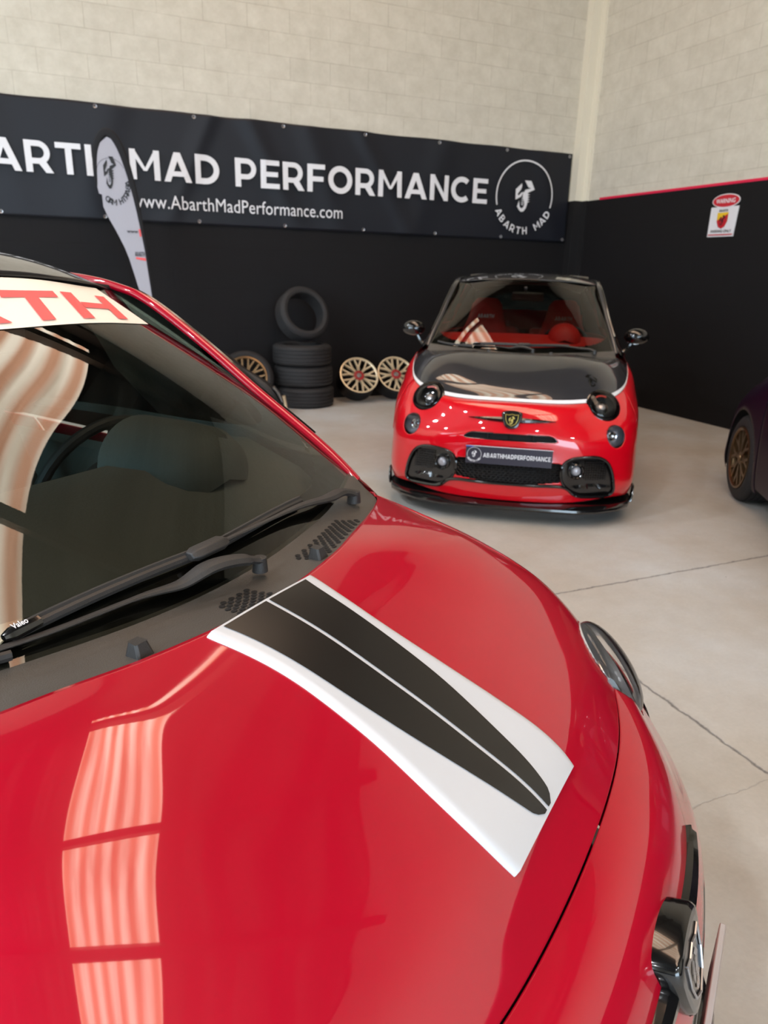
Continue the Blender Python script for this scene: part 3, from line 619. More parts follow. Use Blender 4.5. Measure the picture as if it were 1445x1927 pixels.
def build_car(name, loc, yaw, label, st):
    """st: dict of finishes; car axes: X forward with the nose at 0, Y to its left, Z up"""
    root = empty(name, (loc[0], loc[1], 0), yaw, label, 'car')
    body, hoodm, roofm, railm = st['body'], st['hood'], st['roof'], st['rail']
    cuts = [('cyl', HEAD_C, HEAD_N, HEAD_R * 1.02), ('cyl', FOG_C, FOG_N, FOG_R * 1.02)]
    pc = cuts + [('poly', SLOT_S), ('poly', CENTRE_S), ('poly', SIDE_S), ('poly', np.array(mir(SIDE_S)))]
    panel('front_bumper', BODY_NET, np.linspace(.03, 8, 150), np.linspace(NS - 4.6, NS + 4.6, 340), body, root, pc)
    arch = [('arch', -.74, .335)]; arch2 = [('arch', -3.03, .335)]
    for sgn in (1, -1):
        def cols(a, b, n): return np.linspace(NS + sgn * a, NS + sgn * b, n)
        panel('fender', BODY_NET, np.linspace(.03, 8, 110), cols(4.62, 7.05, 110), body, root, cuts + arch)
        panel('door', BODY_NET, np.linspace(0, 7.4, 40), cols(7.08, 8.9, 50), body, root)
        panel('rear_fender', BODY_NET, np.linspace(0, 8, 110), cols(8.93, 11.0, 120), body, root, arch2)
        mb = MB(); G = []
    panel('rear_bumper', BODY_NET, np.linspace(0, 8, 50), np.linspace(NS + 11.02, 24, 20), body, root)
    panel('rear_bumper', BODY_NET, np.linspace(0, 8, 50), np.linspace(0, NS - 11.02, 20), body, root)
    panel('hood', HOOD_NET, np.linspace(0, 7.97, 120), np.linspace(0, 14, 260), hoodm, root, cuts)
    # black strip standing in for the shade inside the bonnet gap
    edge = surf(BODY_NET, [0.0, .05], np.linspace(NS - 7, NS + 7, 200))
    lo = edge.copy(); mb = MB(); c = np.array([-.9, 0, .75]); mk = np.zeros((1, 199), bool); Ce = ((edge[0, :-1] + edge[0, 1:]) / 2)[None]
    for sg in (1, -1): mk |= cyl_mask(Ce, (HEAD_C[0], HEAD_C[1] * sg, HEAD_C[2]), (HEAD_N[0], HEAD_N[1] * sg, HEAD_N[2]), HEAD_R * 1.02)

    A = edge[0] + (c - edge[0]) * .012 + [0, 0, -.006]; B = edge[1] + (c - edge[1]) * .012 + [0, 0, -.012]; mb.grid([A, B], mask=mk); mb.build('bonnet_gap_shade', M_dark, root)
    # underbody and wheel housings
    mb = MB(); mb.box((-1.85, 0, .24), (2.0, 1.42, .12)); mb.box((-.5, 0, .22), (.5, 1.0, .08)); mb.box((-3.2, 0, .3), (.6, 1.1, .1)); mb.box((-1.02, 0, .55), (.04, 1.4, .7)); mb.build('underbody', M_dark, root, smooth=False)
    for x in (-.74, -3.03):
        for sgn in (1, -1):
            mt = Matrix.Translation((x, sgn * .79, .30)) @ Matrix.Rotation(PI / 2 * sgn, 4, 'X')
            MB().lathe([(.345, 0), (.345, .30), (.0001, .31)], 40, mt, (-.35 * sgn if sgn > 0 else -PI - .0, PI + .35 if sgn > 0 else .0)).build('wheel_housing', M_dark, root)
            wheel(root, x, sgn, st['rim'], st.get('spokes', 10))
    # greenhouse
    ROOF = ROOF0 + np.array([0, 0, 1.0]) * (st.get('crown', 0) * np.array([0, .9, 1, .9, .5, .2])[:, None, None] * np.array([1, .95, .75, 0])[None, :, None])
    r = panel('roof', mirror_net(ROOF), np.linspace(0, 5, 50), np.linspace(0, 6, 60), roofm, root, flip=True)
    MB().grid(surf(mirror_net(ROOF), np.linspace(0, 5, 20), np.linspace(0, 6, 20)) - np.array([0, 0, .022])).build('headliner', M_headliner, root)
    w = panel('windshield', WS_NET, np.linspace(.02, 3.96, 40), np.linspace(.05, 7.95, 60), M_glass, root, solid=0)
    # black printed border of the glass, just inside it
    def frit(na, nb):
        G = surf(WS_NET, np.linspace(0, 4, na), np.linspace(0, 8, nb)) - np.array([.35, 0, .6]) * .006
        mask = np.zeros((na - 1, nb - 1), bool)
        for i in range(na - 1):
            for j in range(nb - 1):
                v = 4 * (i + .5) / (na - 1); u = 8 * (j + .5) / (nb - 1) - 4; lowb = .30 + .0 * abs(u)
                # rounded-corner window
                du = max(0, abs(u) - 2.95); dv = max(0, .95 - v) if v < 2 else max(0, v - 3.5)
                mask[i, j] = (abs(u) < 3.86) and (.38 < v < 3.88) and (math.hypot(du / .91, (dv / .57) if v < 2 else dv / .37) < 1.0)
        return MB().grid(G, mask=mask).build('glass_border', M_frit, root)
    frit(90, 170)
    mb = MB(); hdr = surf(WS_NET, [3.97], np.linspace(0, 8, 60))[0]; mb.tube([tuple(p + [-.004, 0, .002]) for p in hdr], .007); 
    mb.build('header_seal', M_dark, root)
    for sgn in (1, -1):
        R = sev(np.array(RAIL), np.linspace(0, 13, 90)); R[:, 1] *= sgn; mb = MB()
        n = len(R); G = []
        for i in range(n):
            t = Vector(R[min(i + 1, n - 1)] - R[max(i - 1, 0)]).normalized(); o = Vector((0, sgn, .35)); o = (o - t * o.dot(t)).normalized(); u = t.cross(o) * sgn
            if u.z < 0 and i < n * .8: u = -u
            wd, th = .0125, .010; p = Vector(R[i]); G.append([tuple(p + o * (math.cos(q) * wd) + u * (math.sin(q) * th)) for q in np.linspace(0, 2 * PI, 17)[:-1]])
        mb.grid(G, close_u=True); mb.build('roof_rail', railm, root, sharp=80)
        # dark side glass, door frame and rear quarter
        top = sev(np.array(RAIL), np.linspace(.4, 12.6, 60)); top[:, 1] *= sgn; bot = surf(BODY_NET, [0.0], np.linspace(NS + sgn * 6.6, NS + sgn * 10.9, 60))[0]
        k = 42; mid = lambda t: top * t + bot * (1 - t) + np.array([0, sgn * .012, 0]) * 4 * t * (1 - t)
        Gs = np.array([mid(t) for t in np.linspace(.02, 1, 12)])
        MB().grid(Gs[:, :k]).build('side_window', M_dglass, root); MB().grid(Gs[:, k - 1:]).build('rear_pillar', roofm if st.get('dark_pillar') else body, root)
        mb = MB(); mb.tube([tuple(p + np.array([.0, sgn * .016, .000])) for p in R[8:62]], .008, 8); mb.build('window_frame', M_gloss, root)
    a = sev(ROOF[5], np.linspace(0, 3, 12)); a = np.concatenate([a[::-1] * [1, -1, 1], a[1:]]); b = surf(BODY_NET, [0.0], np.linspace(NS + 10.6, 24, 12))[0][::-1]; b = np.concatenate([b[::-1] * [1, -1, 1], b[1:]])
    Gt = np.array([a * (1 - t) + b * t + np.array([-.05, 0, 0]) * 4 * t * (1 - t) for t in np.linspace(0, 1, 20)])
    MB().grid(Gt[:12]).build('rear_window', M_dglass, root); MB().grid(Gt[11:]).build('tailgate', body, root)
    # roof spoiler
    mb = MB(); ys = np.linspace(-.56, .56, 30); G = []
    for x, z in ((-3.06, 1.462), (-3.10, 1.492), (-3.42, 1.506), (-3.45, 1.496), (-3.12, 1.470), (-3.06, 1.462)): G.append([(x + .10 * abs(y / .56) ** 3 * (1 if x < -3.3 else -.0), y, z - .018 * (y / .56) ** 2) for y in ys])
    mb.grid(G); mb.box((-3.2, .3, 1.44), (.06, .03, .08)); mb.box((-3.2, -.3, 1.44), (.06, .03, .08)); mb.build('roof_spoiler', M_gloss, root)

    # ---- cowl panel between bonnet and glass
    ha = surf(HOOD_NET, [0.0], np.linspace(.2, 13.8, 90))[0]; ga = surf(WS_NET, [0.0], np.linspace(-.0, 8.0, 90))[0]
    G = np.array([ha + [.004, 0, -.020], ha + [-.002, 0, -.006], ha * .8 + ga * .2 + [0, 0, -.005], ha * .5 + ga * .5 + [0, 0, -.004], ha * .2 + ga * .8 + [0, 0, .001], ga + [0, 0, .004], ga + [-.02, 0, .012]])
    cowl = MB().grid(G).build('cowl_panel', M_plastic2, root)
    Tc = bvh(G)
    def vent(y0, y1, rows, cols, skew):
        mb = MB()
        for j in range(cols):
            y = y0 + (y1 - y0) * (j + .5) / cols; u = np.interp(y, ha[:, 1], np.arange(90)); h_ = np.array([np.interp(u, np.arange(90), ha[:, q]) for q in range(3)]); g_ = np.array([np.interp(u, np.arange(90), ga[:, q]) for q in range(3)])
            for i in range(rows):
                t = .14 + .62 * (i + (.25 if j % 2 else -.25) + .5) / rows; p = h_ * (1 - t) + g_ * t; q, n = on_hood(p[0], p[1] + skew * t, .0012, Tc)
                a_, b_, _ = frame(n, (1, 0, 0)); rr = .0052
                k = mb.pts([q + a_ * rr * 1.15 * math.cos(w_) + b_ * rr * math.sin(w_) for w_ in np.linspace(0, 2 * PI, 9)[:-1]]); mb.face(range(k, k + 8))
        o = mb.build('vent_grille', M_dark, cowl, smooth=False)
    vent(-.045, .055, 4, 8, .0); vent(.225, .46, 4, 20, .0)
    for y in (-.209, .214):
        p, n = on_hood(-.797, y, 0, Tc); mb = MB()
        G = [[(p.x + dx, y + dy * .5, p.z + z) for dx, dy in ((-.022, -.030), (-.022, .030), (.016, .034), (.016, -.034))] for z in (-.01,)] + [[(p.x + dx, y + dy, p.z + .020) for dx, dy in ((-.016, -.009), (-.016, .009), (.003, .011), (.003, -.011))]]
        G[0] = [(p.x + dx, y + dy, p.z - .008) for dx, dy in ((-.021, -.014), (-.021, .014), (.015, .016), (.015, -.016))]
        mb.grid(G, close_u=True); mb.poly(G[1]); mb.build('washer_nozzle', M_plastic, root, bevel=.004)
    # ---- wipers
    def ws(x, y, off): return on_hood(x, y, off, T_ws)[0]
    e = empty('wiper'); e.parent = root
    B = [(-.922, -.315), (-.919, -.16), (-.915, -.009), (-.914, .059), (-.924, .183), (-.938, .334)]; B = sev(np.array(B), np.linspace(0, 5, 24))
    P = [ws(x, y, .013) for x, y in B]; mb = MB(); mb.tube(P, .0065, 8, flat=1.2); mb.tube([p + Vector((-.004, 0, .006)) for p in P], .0045, 6, flat=1.5); mb.build('blade', M_plastic, e)
    q = ws(-.914, .045, .024); q2 = ws(-.912, .02, .024); mt = Matrix.Translation(q); mb = MB(); 
    mb.tube([ws(-.913, -.012, .022), ws(-.913, .000, .023), ws(-.914, .062, .024), ws(-.915, .075, .022)], [.012, .019, .019, .012], 6, flat=.65); mb.build('blade_clip', M_plastic, e, bevel=.002)
    piv = Vector((-.912, .510, .992)); A = [piv, Vector((-.921, .47, 1.004)), ws(-.927, .40, .026), ws(-.925, .316, .026), ws(-.919, .208, .026), ws(-.913, .07, .028)]
    A = [Vector(p) for p in sev(np.array([tuple(p) for p in A]), np.linspace(0, 5, 30))]; mb = MB(); mb.tube(A, [.016 if i < 5 else .016 if i < 11 else max(.0055, .015 - (i - 11) * .0008) for i in range(30)], 8, flat=.55); mb.lathe([(.0001, .008), (.014, .006), (.016, -.02)], 20, Matrix.Translation(piv)); mb.build('wiper_arm', M_plastic, e)
    mb = MB(); p0 = P[0]; p1 = P[2]; mb.tube([p0 + (p0 - p1).normalized() * .012 + Vector((0, 0, .004)), p0 + Vector((0, 0, .004)), P[1] * .8 + P[2] * .2 + Vector((0, 0, .004))], [.006, .0115, .010], 8, flat=.8)
    tip = mb.build('blade_tip', M_gloss, e)
    t0 = P[0] + Vector((0.002, 0, .0145)); ax = (P[2] - P[0]).normalized(); nn = (Vector((.5, 0, .86))); ay = nn.cross(ax).normalized()
    mb = MB(); add_text(mb, 'Valeo', lambda u, v: tuple(t0 + ax * u + ay * v), .000, .022, -.0045, .0045, bold=.02); mb.build('lettering', M_whiteletter, tip, smooth=False)
    e = empty('wiper'); e.parent = root
    piv = Vector((-.838, .092, .990)); A = [piv, Vector((-.848, .05, 1.003)), Vector((-.862, -.01, 1.006)), ws(-.882, -.06, .020), ws(-.892, -.13, .018), ws(-.905, -.267, .016), ws(-.93, -.40, .018)]
    A = [Vector(p) for p in sev(np.array([tuple(p) for p in A]), np.linspace(0, 6, 34))]; mb = MB(); mb.tube(A, [.013 if i < 4 else .018 if i < 13 else max(.006, .017 - (i - 13) * .0011) for i in range(34)], 8, flat=.55); mb.lathe([(.0001, .008), (.012, .006), (.014, -.02)], 20, Matrix.Translation(piv)); mb.build('wiper_arm', M_plastic, e)
    B = sev(np.array([(-.905, -.33), (-.925, -.41), (-.955, -.50), (-1.0, -.585)]), np.linspace(0, 3, 14)); P = [ws(x, y, .012) for x, y in B]; MB().tube(P, .0065, 8, flat=1.2).build('blade', M_plastic, e)

    # ---- lamps
    for sgn in (1, -1):
        lamp_unit(root, 'headlight', HEAD_C, HEAD_N, HEAD_R, sgn, st['lamp']); lamp_unit(root, 'running_light', FOG_C - Vector((st.get('fog_in', 0), 0, 0)), FOG_N, FOG_R, sgn, 'fog')
    # ---- nose badge and whiskers
    wv = lambda t: .0165 * (1 - abs(t) ** 1.6) + .001
    mb = MB(); G = []; ys = np.linspace(-.262, .262, 60)
    for off, k_ in ((-.004, 1.0), (.010, .8), (.015, .0), (.010, -.8), (-.004, -1.0)): G.append([tuple(on_front(y, .637 + wv(y / .262) * k_, off * (1 if abs(y) < .25 else .6))[0]) for y in ys])
    mb.grid(G); mb.build('nose_bar', M_gloss, root)
    sh = [(-.060, .688), (-.030, .696), (0, .698), (.030, .696), (.060, .688), (.064, .672), (.056, .635), (.040, .598), (.020, .586), (0, .583), (-.020, .586), (-.040, .598), (-.056, .635), (-.064, .672)]
    shs = smooth_closed(sh, 1); bn = Vector((.95, 0, .30)).normalized(); bc = Vector((-.074, 0, .64)); bu = Vector((-.30, 0, .95)).normalized()
    bf = lambda y, z, o=0.0: tuple(bc + Vector((0, y, 0)) + bu * (z - .64) + bn * o)
    mb = MB(); mb.grid([[bf(y * k_, .64 + (z - .64) * k_, o) for y, z in shs] for k_, o in ((1.0, -.04), (1.0, .004), (.93, .011), (.80, .012))], close_u=True); k0 = mb.pts([bf(y * .8, .64 + (z - .64) * .8, .012) for y, z in shs]); mb.face(range(k0, k0 + len(shs)))
    bd_ = mb.build('nose_badge', M_gloss, root, sharp=50)
    shield = [(-.038, .672), (-.02, .668), (0, .674), (.02, .668), (.038, .672), (.036, .640), (.024, .615), (0, .602), (-.024, .615), (-.036, .640)]
    mb = MB(); 
    for q0, q1 in zip(shield, shield[1:] + shield[:1]):
        a_ = Vector(bf(*q0, .0135)); b_ = Vector(bf(*q1, .0135)); mb.tube([a_, b_], .0018, 6)
    scorpion(mb, lambda y, z: bf(y, z, .0135), 0, .636, .048); mb.build('scorpion_emblem', st['emblem'], bd_, smooth=False)

    # ---- grille openings
    def rimtube(out, r, off, m, nm, par, n=90):
        P = [on_front(y, z, off)[0] for y, z in resample(out, n)]; return MB().tube(P, r, 8, closed=True).build(nm, m, par)
    ug = empty('upper_grille'); ug.parent = root
    fan_p = lambda a_, b_, o: on_front(a_, b_, o)
    mb = MB(); fan(mb, resample(SLOT_S, 60), fan_p, -.030, 3, 0); 
    mb.build('grille_back', M_dark, ug); rimtube(SLOT_S, .0045, -.004, M_gloss, 'grille_frame', ug)
    for y in (-.14, 0, .14): MB().tube([on_front(y, .517, -.014)[0], on_front(y, .557, -.014)[0]], .004, 6).build('grille_bar', M_mesh, ug)
    lg = empty('lower_grille'); lg.parent = root
    mb = MB(); mb.grid([[tuple(on_front(y, z, -.045)[0]) for y in np.linspace(-.37, .37, 30)] for z in np.linspace(.235, .425, 8)]); mb.build('grille_back', M_dark, lg)
    mb = MB()
    for i, z in enumerate(np.linspace(.262, .40, 10)):
        mb.tube([tuple(on_front(y, z + (.004 if (j + i) % 2 else -.004), -.012)[0]) for j, y in enumerate(np.linspace(-.335, .335, 46))], .0024, 4)
    for y in np.linspace(-.32, .32, 24): mb.tube([tuple(on_front(y, z, -.013)[0]) for z in np.linspace(.257, .403, 5)], .0022, 4)
    mb.build('mesh', M_mesh, lg)
    for sgn in (1, -1):
        out = SIDE_S if sgn > 0 else np.array(mir(SIDE_S)); e = empty('side_intake'); e.parent = root
        mb = MB(); fan(mb, resample(out, 60), lambda a_, b_, o: on_front(a_, b_, o - .022 * max(0, 1 - ((a_ - sgn * .52) / .16) ** 2) * (1 if b_ > .24 else .3)), -.006, 8, 0); mb.build('intake_surround', M_gloss, e)
        rimtube(out, .009, .001, M_gloss, 'intake_frame', e, 110)
        mb = MB()
        for z in np.linspace(.29, .40, 8): mb.tube([tuple(on_front(sgn * y, z, -.010)[0]) for y in np.linspace(.475, .60 - (z - .29) * .15, 14)], .0022, 4)
        for y in np.linspace(.48, .60, 9): mb.tube([tuple(on_front(sgn * y, z, -.011)[0]) for z in np.linspace(.285, .405 - max(0, y - .56) * .6, 8)], .0022, 4)
        mb.build('mesh', M_mesh, e)
        p, n = on_front(sgn * .415, .345, .0); a_, b_, _ = frame(n); mt = Matrix((a_, b_, n)).transposed().to_4x4(); mt.translation = p
        MB().lathe([(.050, -.02), (.050, .004), (.043, .010), (.036, .004), (.032, -.012)], 32, mt).build('lamp_ring', M_gloss, e)
        MB().lathe([(.0001, .010), (.015, .008), (.026, .0), (.030, -.010)], 28, mt).build('lamp', mat('frosted_lamp', lin(165, 165, 172), .25, .3), e)
    # glossy lip around the lower grille
    P = [(-.60, .180), (-.46, .182), (-.40, .205), (-.345, .243), (-.20, .250), (0, .251), (.20, .250), (.345, .243), (.40, .205), (.46, .180), (.60, .176)]
    P = sev(np.array(P), np.linspace(0, 10, 80)); MB().tube([on_front(y, z, .004)[0] for y, z in P], .011, 8).build('grille_lip', M_gloss, root)
    # front splitter
    if st.get('splitter', True) is False: plan_on = False
    else: plan_on = True
    plan = [(-.44, .792), (-.36, .792), (-.26, .765), (-.15, .685), (-.06, .56), (-.005, .42), (.008, .2), (.010, 0)]
    plan = plan + [(x, -y) for x, y in plan[-2::-1]]; mb = MB(); G = []
    pl = np.array(plan); inn = pl * [1, .86] + [-.10, 0]
    for P_, z in ((inn, .132), (pl + [-.025, 0], .126), (pl, .116), (pl + [.004, 0], .104), (pl + [-.005, 0], .090), (inn, .094)): G.append([(x, y, z) for x, y in P_])
    mb.grid(G); 
    for sgn in (1, -1): mb.poly([(-.36, sgn * .80, .10), (-.44, sgn * .802, .10), (-.445, sgn * .81, .205), (-.405, sgn * .812, .20), (-.37, sgn * .808, .14)], .008, (0, sgn, 0))
    if plan_on: mb.build('front_splitter', M_gloss, root, sharp=25)
    # ---- number plate
    px = -.030; e = MB().box((px, 0, .423), (.010, .524, .112)).build('number_plate', st['plate'], root, bevel=.002)
    pf = lambda y, z: (px + .0062, y, z)
    MB().poly([pf(-.264, .4795), pf(.264, .4795), pf(.264, .4760), pf(-.264, .4760)]).build('plate_edge', M_whitestripe, e, smooth=False)
    if st.get('show'):
        MB().poly([pf(-.262, .4790), pf(-.215, .4790), pf(-.215, .470), pf(-.262, .470)]).build('blue_corner', M_blue, e, smooth=False)
        pf2 = lambda y, z: (px + .0068, y, z); mb = MB(); caps(mb, 'ABARTHMADPERFORMANCE', pf2, -.155, .252, .409, .437)
        ring2d(mb, pf2, -.210, .425, .042, .044, 0, 180, 30); ring2d(mb, pf2, -.210, .425, .042, .044, 180, 205, 8); ring2d(mb, pf2, -.210, .425, .042, .044, 335, 360, 8)
        arc_text(mb, 'ABARTH MAD', pf2, -.210, .425, .043, .012, 208, 332); scorpion(mb, pf2, -.210, .427, .040); mb.build('lettering', M_whiteletter, e, smooth=False)
    # ---- mirrors
    if st.get('mirrors', True):
        for sgn in (1, -1):
            e = empty('mirror'); e.parent = root; c = Vector((-1.50, sgn * .852, 1.056)); mb = MB(); G = []
            for t in np.linspace(0, PI, 14): G.append([tuple(c + Vector((math.cos(t) * .062 * (1 if t < PI / 2 else .45), math.sin(t) * math.cos(u) * .092, math.sin(t) * math.sin(u) * (.064 if math.sin(u) > 0 else .052)))) for u in np.linspace(0, 2 * PI, 25)[:-1]])
            mb.grid(G, close_u=True); mb.build('mirror_shell', M_gloss, e)
            MB().tube([c + Vector((-.01, -sgn * .03, -.045)), c + Vector((-.0, -sgn * .055, -.085)), c + Vector((.02, -sgn * .09, -.12)), Vector((-1.44, sgn * .755, .925))], [.014, .013, .013, .024], 8, flat=1.2).build('mirror_stalk', M_gloss, e)
            MB().lathe([(.0001, 0), (.075, 0)], 24, Matrix.Translation(c + Vector((-.0285, 0, 0))) @ Matrix.Rotation(PI / 2, 4, 'Y') @ Matrix.Diagonal((.75, 1.1, 1, 1))).build('mirror_glass', M_chrome, e)
    # ---- cabin
    dm, sm = st['dash'], st['seat']
    dash = empty('dashboard'); dash.parent = root
    mb = MB(); ys = np.linspace(-.62, .62, 30); G = [[(x - .0 + .10 * abs(y / .62) ** 2 * -1, y, z - .02 * (y / .62) ** 2) for y in ys] for x, z in ((-.95, .950), (-1.05, 1.015), (-1.22, 1.068), (-1.34, 1.060), (-1.40, 1.01), (-1.36, .85), (-1.25, .60))]
    mb.grid(G); mb.build('dash_top', dm, dash)
    mb = MB(); G = [[(-1.19 + .13 * math.cos(t), .31 + .135 * math.sin(u) * math.sin(t + .3) if 0 else .31 + .14 * math.cos(u), .985 + .10 * math.sin(u) * (1 if 1 else 0)) for u in np.linspace(0, PI, 18)] for t in (0,)]
    G = [[(x, .31 + .118 * sc * math.cos(u), 1.042 + .108 * sc * math.sin(u)) for u in np.linspace(-.3, PI + .3, 20)] for x, sc in ((-1.10, .0), (-1.105, .45), (-1.13, .8), (-1.17, .97), (-1.24, 1.0), (-1.38, .98))]
    mb.grid(G); mb.build('instrument_binnacle', dm, dash)
    mt = Matrix.Translation((-1.55, .33, .96)) @ Matrix.Rotation(math.radians(-65), 4, 'Y')
    sw = empty('steering_wheel'); sw.parent = root; MB().lathe([(.175 + .014 * math.cos(t), .014 * math.sin(t)) for t in np.linspace(0, 2 * PI, 11)], 40, mt).build('wheel_rim', M_blacktrim, sw)
    mb = MB(); mb.lathe([(.0001, .01), (.055, .01), (.06, -.02), (.0001, -.03)], 24, mt)
    for a0 in (0, 180, 270): mb.tube([mt @ Vector((.05 * math.cos(math.radians(a0 + 90)), .05 * math.sin(math.radians(a0 + 90)), 0)), mt @ Vector((.175 * math.cos(math.radians(a0 + 90)), .175 * math.sin(math.radians(a0 + 90)), 0))], .014, 6, flat=.6)
    mb.build('hub', M_blacktrim, sw)
    for y in (.33, -.33):
        e = empty('seat'); e.parent = root
        def pad(P, w, nm, m, r=.05):
            mb = MB(); G = []
            for (x, z, hw, th) in P: G.append([(x + th * math.sin(u) * .6, y + hw * math.copysign(abs(math.cos(u)) ** .5, math.cos(u)), z + th * math.sin(u) * .8) for u in np.linspace(0, 2 * PI, 21)[:-1]])
            mb.grid(G, close_u=True); n0 = len(mb.v); mb.face(range(n0 - 20, n0)); mb.face(range(0, 20)); return mb.build(nm, m, e)
        pad([(-1.68, .50, .24, .04), (-1.72, .52, .25, .07), (-2.10, .50, .25, .08), (-2.16, .50, .23, .06)], 0, 'cushion', sm)
        pad([(-2.08, .52, .22, .06), (-2.16, .75, .24, .075), (-2.22, .95, .22, .07), (-2.27, 1.10, .16, .055), (-2.30, 1.22, .13, .05), (-2.31, 1.26, .10, .03)], 0, 'backrest', sm)
        if st.get('show'):
            mb = MB(); caps(mb, 'ABARTH', lambda a_, b_: (-2.16 + (b_ - 1.0) * -.25, y + a_, b_), -.07, .07, 1.12, 1.15); mb.build('lettering', M_whiteletter, e, smooth=False)
    mb = MB()
    for y in (-.30, .30): mb.box((-2.95, y, .75), (.14, .5, .5))
    mb.box((-2.75, 0, .48), (.5, 1.1, .16)); mb.build('rear_bench', sm if st.get('show') else M_blacktrim, root, bevel=.04)
    e = empty('rear_view_mirror'); e.parent = root
    mb = MB(); mb.box((0, 0, 0), (.03, .24, .065), Matrix.Translation((-1.50, .02, 1.325)) @ Matrix.Rotation(.25, 4, 'Y')); mb.build('mirror_shell', M_blacktrim, e, bevel=.012)
    MB().tube([(-1.50, 0, 1.34), (-1.50, 0, 1.375), (-1.49, 0, 1.392)], .012).build('mirror_stalk', M_blacktrim, e)
    for sgn in (1, -1):
        mb = MB(); mb.grid([[(x, sgn * (yy), z) for x in np.linspace(-1.1, -2.55, 12)] for yy, z in ((.70, .925), (.66, .91), (.65, .6), (.66, .3))]); mb.build('door_card', sm if st.get('show') else M_greytrim, root)
    return root

# ---------------------------------------------------------------- the cars
CAR1 = build_car('hatchback_car', (0.46558831, 0.64233298), math.radians(-29.9775), 'crimson hatchback in the foreground with black and white bonnet stripe',
    dict(body=M_crimson, hood=M_crimson, roof=M_blackroof, rail=M_crimson, lamp='clear', rim=M_alu, plate=M_white, dash=M_greytrim, seat=M_greytrim, emblem=M_alu, crown=.034, fog_in=.018))
CAR2 = build_car('hatchback_car', (0.74792368, 4.19196825), math.radians(-101.0410), 'scarlet hatchback with dark grey bonnet parked facing the viewer by the black wall',
    dict(body=M_scarlet, hood=M_greypaint, roof=M_blackroof, rail=M_greypaint, lamp='dark', rim=M_gloss, plate=M_plateblack, dash=M_redtrim, seat=M_redtrim, emblem=M_gold, show=True, dark_pillar=True))
CAR3 = build_car('hatchback_car', (3.40, 5.45), math.radians(79.9), 'dark purple car with bronze wheels cut off at the right edge of the picture',
    dict(body=M_purple, hood=M_purple, roof=M_blackroof, rail=M_purple, lamp='clear', rim=M_bronze, plate=M_plateblack, dash=M_greytrim, seat=M_greytrim, emblem=M_gold, mirrors=False, spokes=8, splitter=False))

# foreground car: raised white and black bonnet stripe
XS = [-.756,-.750,-.73,-.69,-.62,-.55,-.48,-.42,-.36,-.33,-.305,-.285,-.272]
WO = [.128,.128,.125,.118,.110,.109,.112,.118,.124,.126,.126,.124,.121]
def interp_s(xq, X, Y): return np.interp(xq, X, Y)
def stripe(name, xs, lo, hi, off, m, parent, skirt, n=9):
    G = []
    for x, a, b in zip(xs, lo, hi):
        row = []
        ys = np.linspace(a, b, n)
        if skirt: row.append(tuple(on_hood(x, a - .001, -.001)[0]))
        for y in ys:
            e_ = min(abs(y - a), abs(b - y)); o = off if not skirt else off * min(1, .35 + e_ / .012)
            row.append(tuple(on_hood(x, y, o)[0]))
        if skirt: row.append(tuple(on_hood(x, b + .001, -.001)[0]))
        G.append(row)
    return MB().grid(G).build(name, m, parent, sharp=70)
def smoothed(X, Y, xq):
    A = np.array([X, Y]).T; A = sev(A, np.linspace(0, len(A) - 1, 400)); return np.interp(xq, A[:, 0], A[:, 1])
xq = np.linspace(-.7525, -.272, 110); wo = smoothed(XS, WO, xq)
SC = stripe('bonnet_scoop', xq, -wo, wo, .007, M_white, CAR1, True, 33); SC['label'] = 'white raised bonnet stripe'
XB = [-.750,-.73,-.69,-.62,-.55,-.48,-.42,-.36,-.32,-.295,-.283,-.276]; BB = [.101,.097,.091,.084,.079,.072,.062,.050,.041,.033,.026,.012]
xb = np.linspace(-.7475, -.276, 90); bb = smoothed(XB, BB, xb)
for sgn in (1, -1):
    a = np.full_like(xb, .0035); lo, hi = (a, bb) if sgn > 0 else (-bb, -a)
    o = stripe('stripe', xb, lo, hi, .0085, M_blackvinyl, SC, False, 10); o['label'] = 'black inner stripe'
# sun strip with the word on the windscreen
def on_ws(u, v, off=.0015):
    p = surf(WS_NET, [v], [4 + u])[0, 0]; e1 = surf(WS_NET, [v], [4 + u + .01])[0, 0] - p; e2 = surf(WS_NET, [v + .01], [4 + u])[0, 0] - p
    n = np.cross(e1, e2); n /= np.linalg.norm(n); n = n if n[2] > 0 else -n; return tuple(p + n * off)
st_ = MB().grid([[on_ws(u, v) for u in np.linspace(-3.45, 3.45, 50)] for v in np.linspace(3.06, 3.90, 8)]).build('sun_strip', mat('sun_strip_white', lin(246, 240, 226), .5), CAR1)
mb = MB(); WSX = lambda y, v: on_ws(y / (.50 + .128 * (4 - v) / 4) * 4 * .93, v, .004)
def wsp(y, t):   # y across the car, t 0..1 up the letter
    v = 3.13 + .52 * t; yy = y + .026 * t; ed = surf(WS_NET, [v], np.linspace(0, 8, 41))[0]; u = np.interp(yy, ed[:, 1], np.linspace(-4, 4, 41)); return on_ws(u, v, .004)
def blk(P): 
    mb.poly([wsp(*p) for p in P])
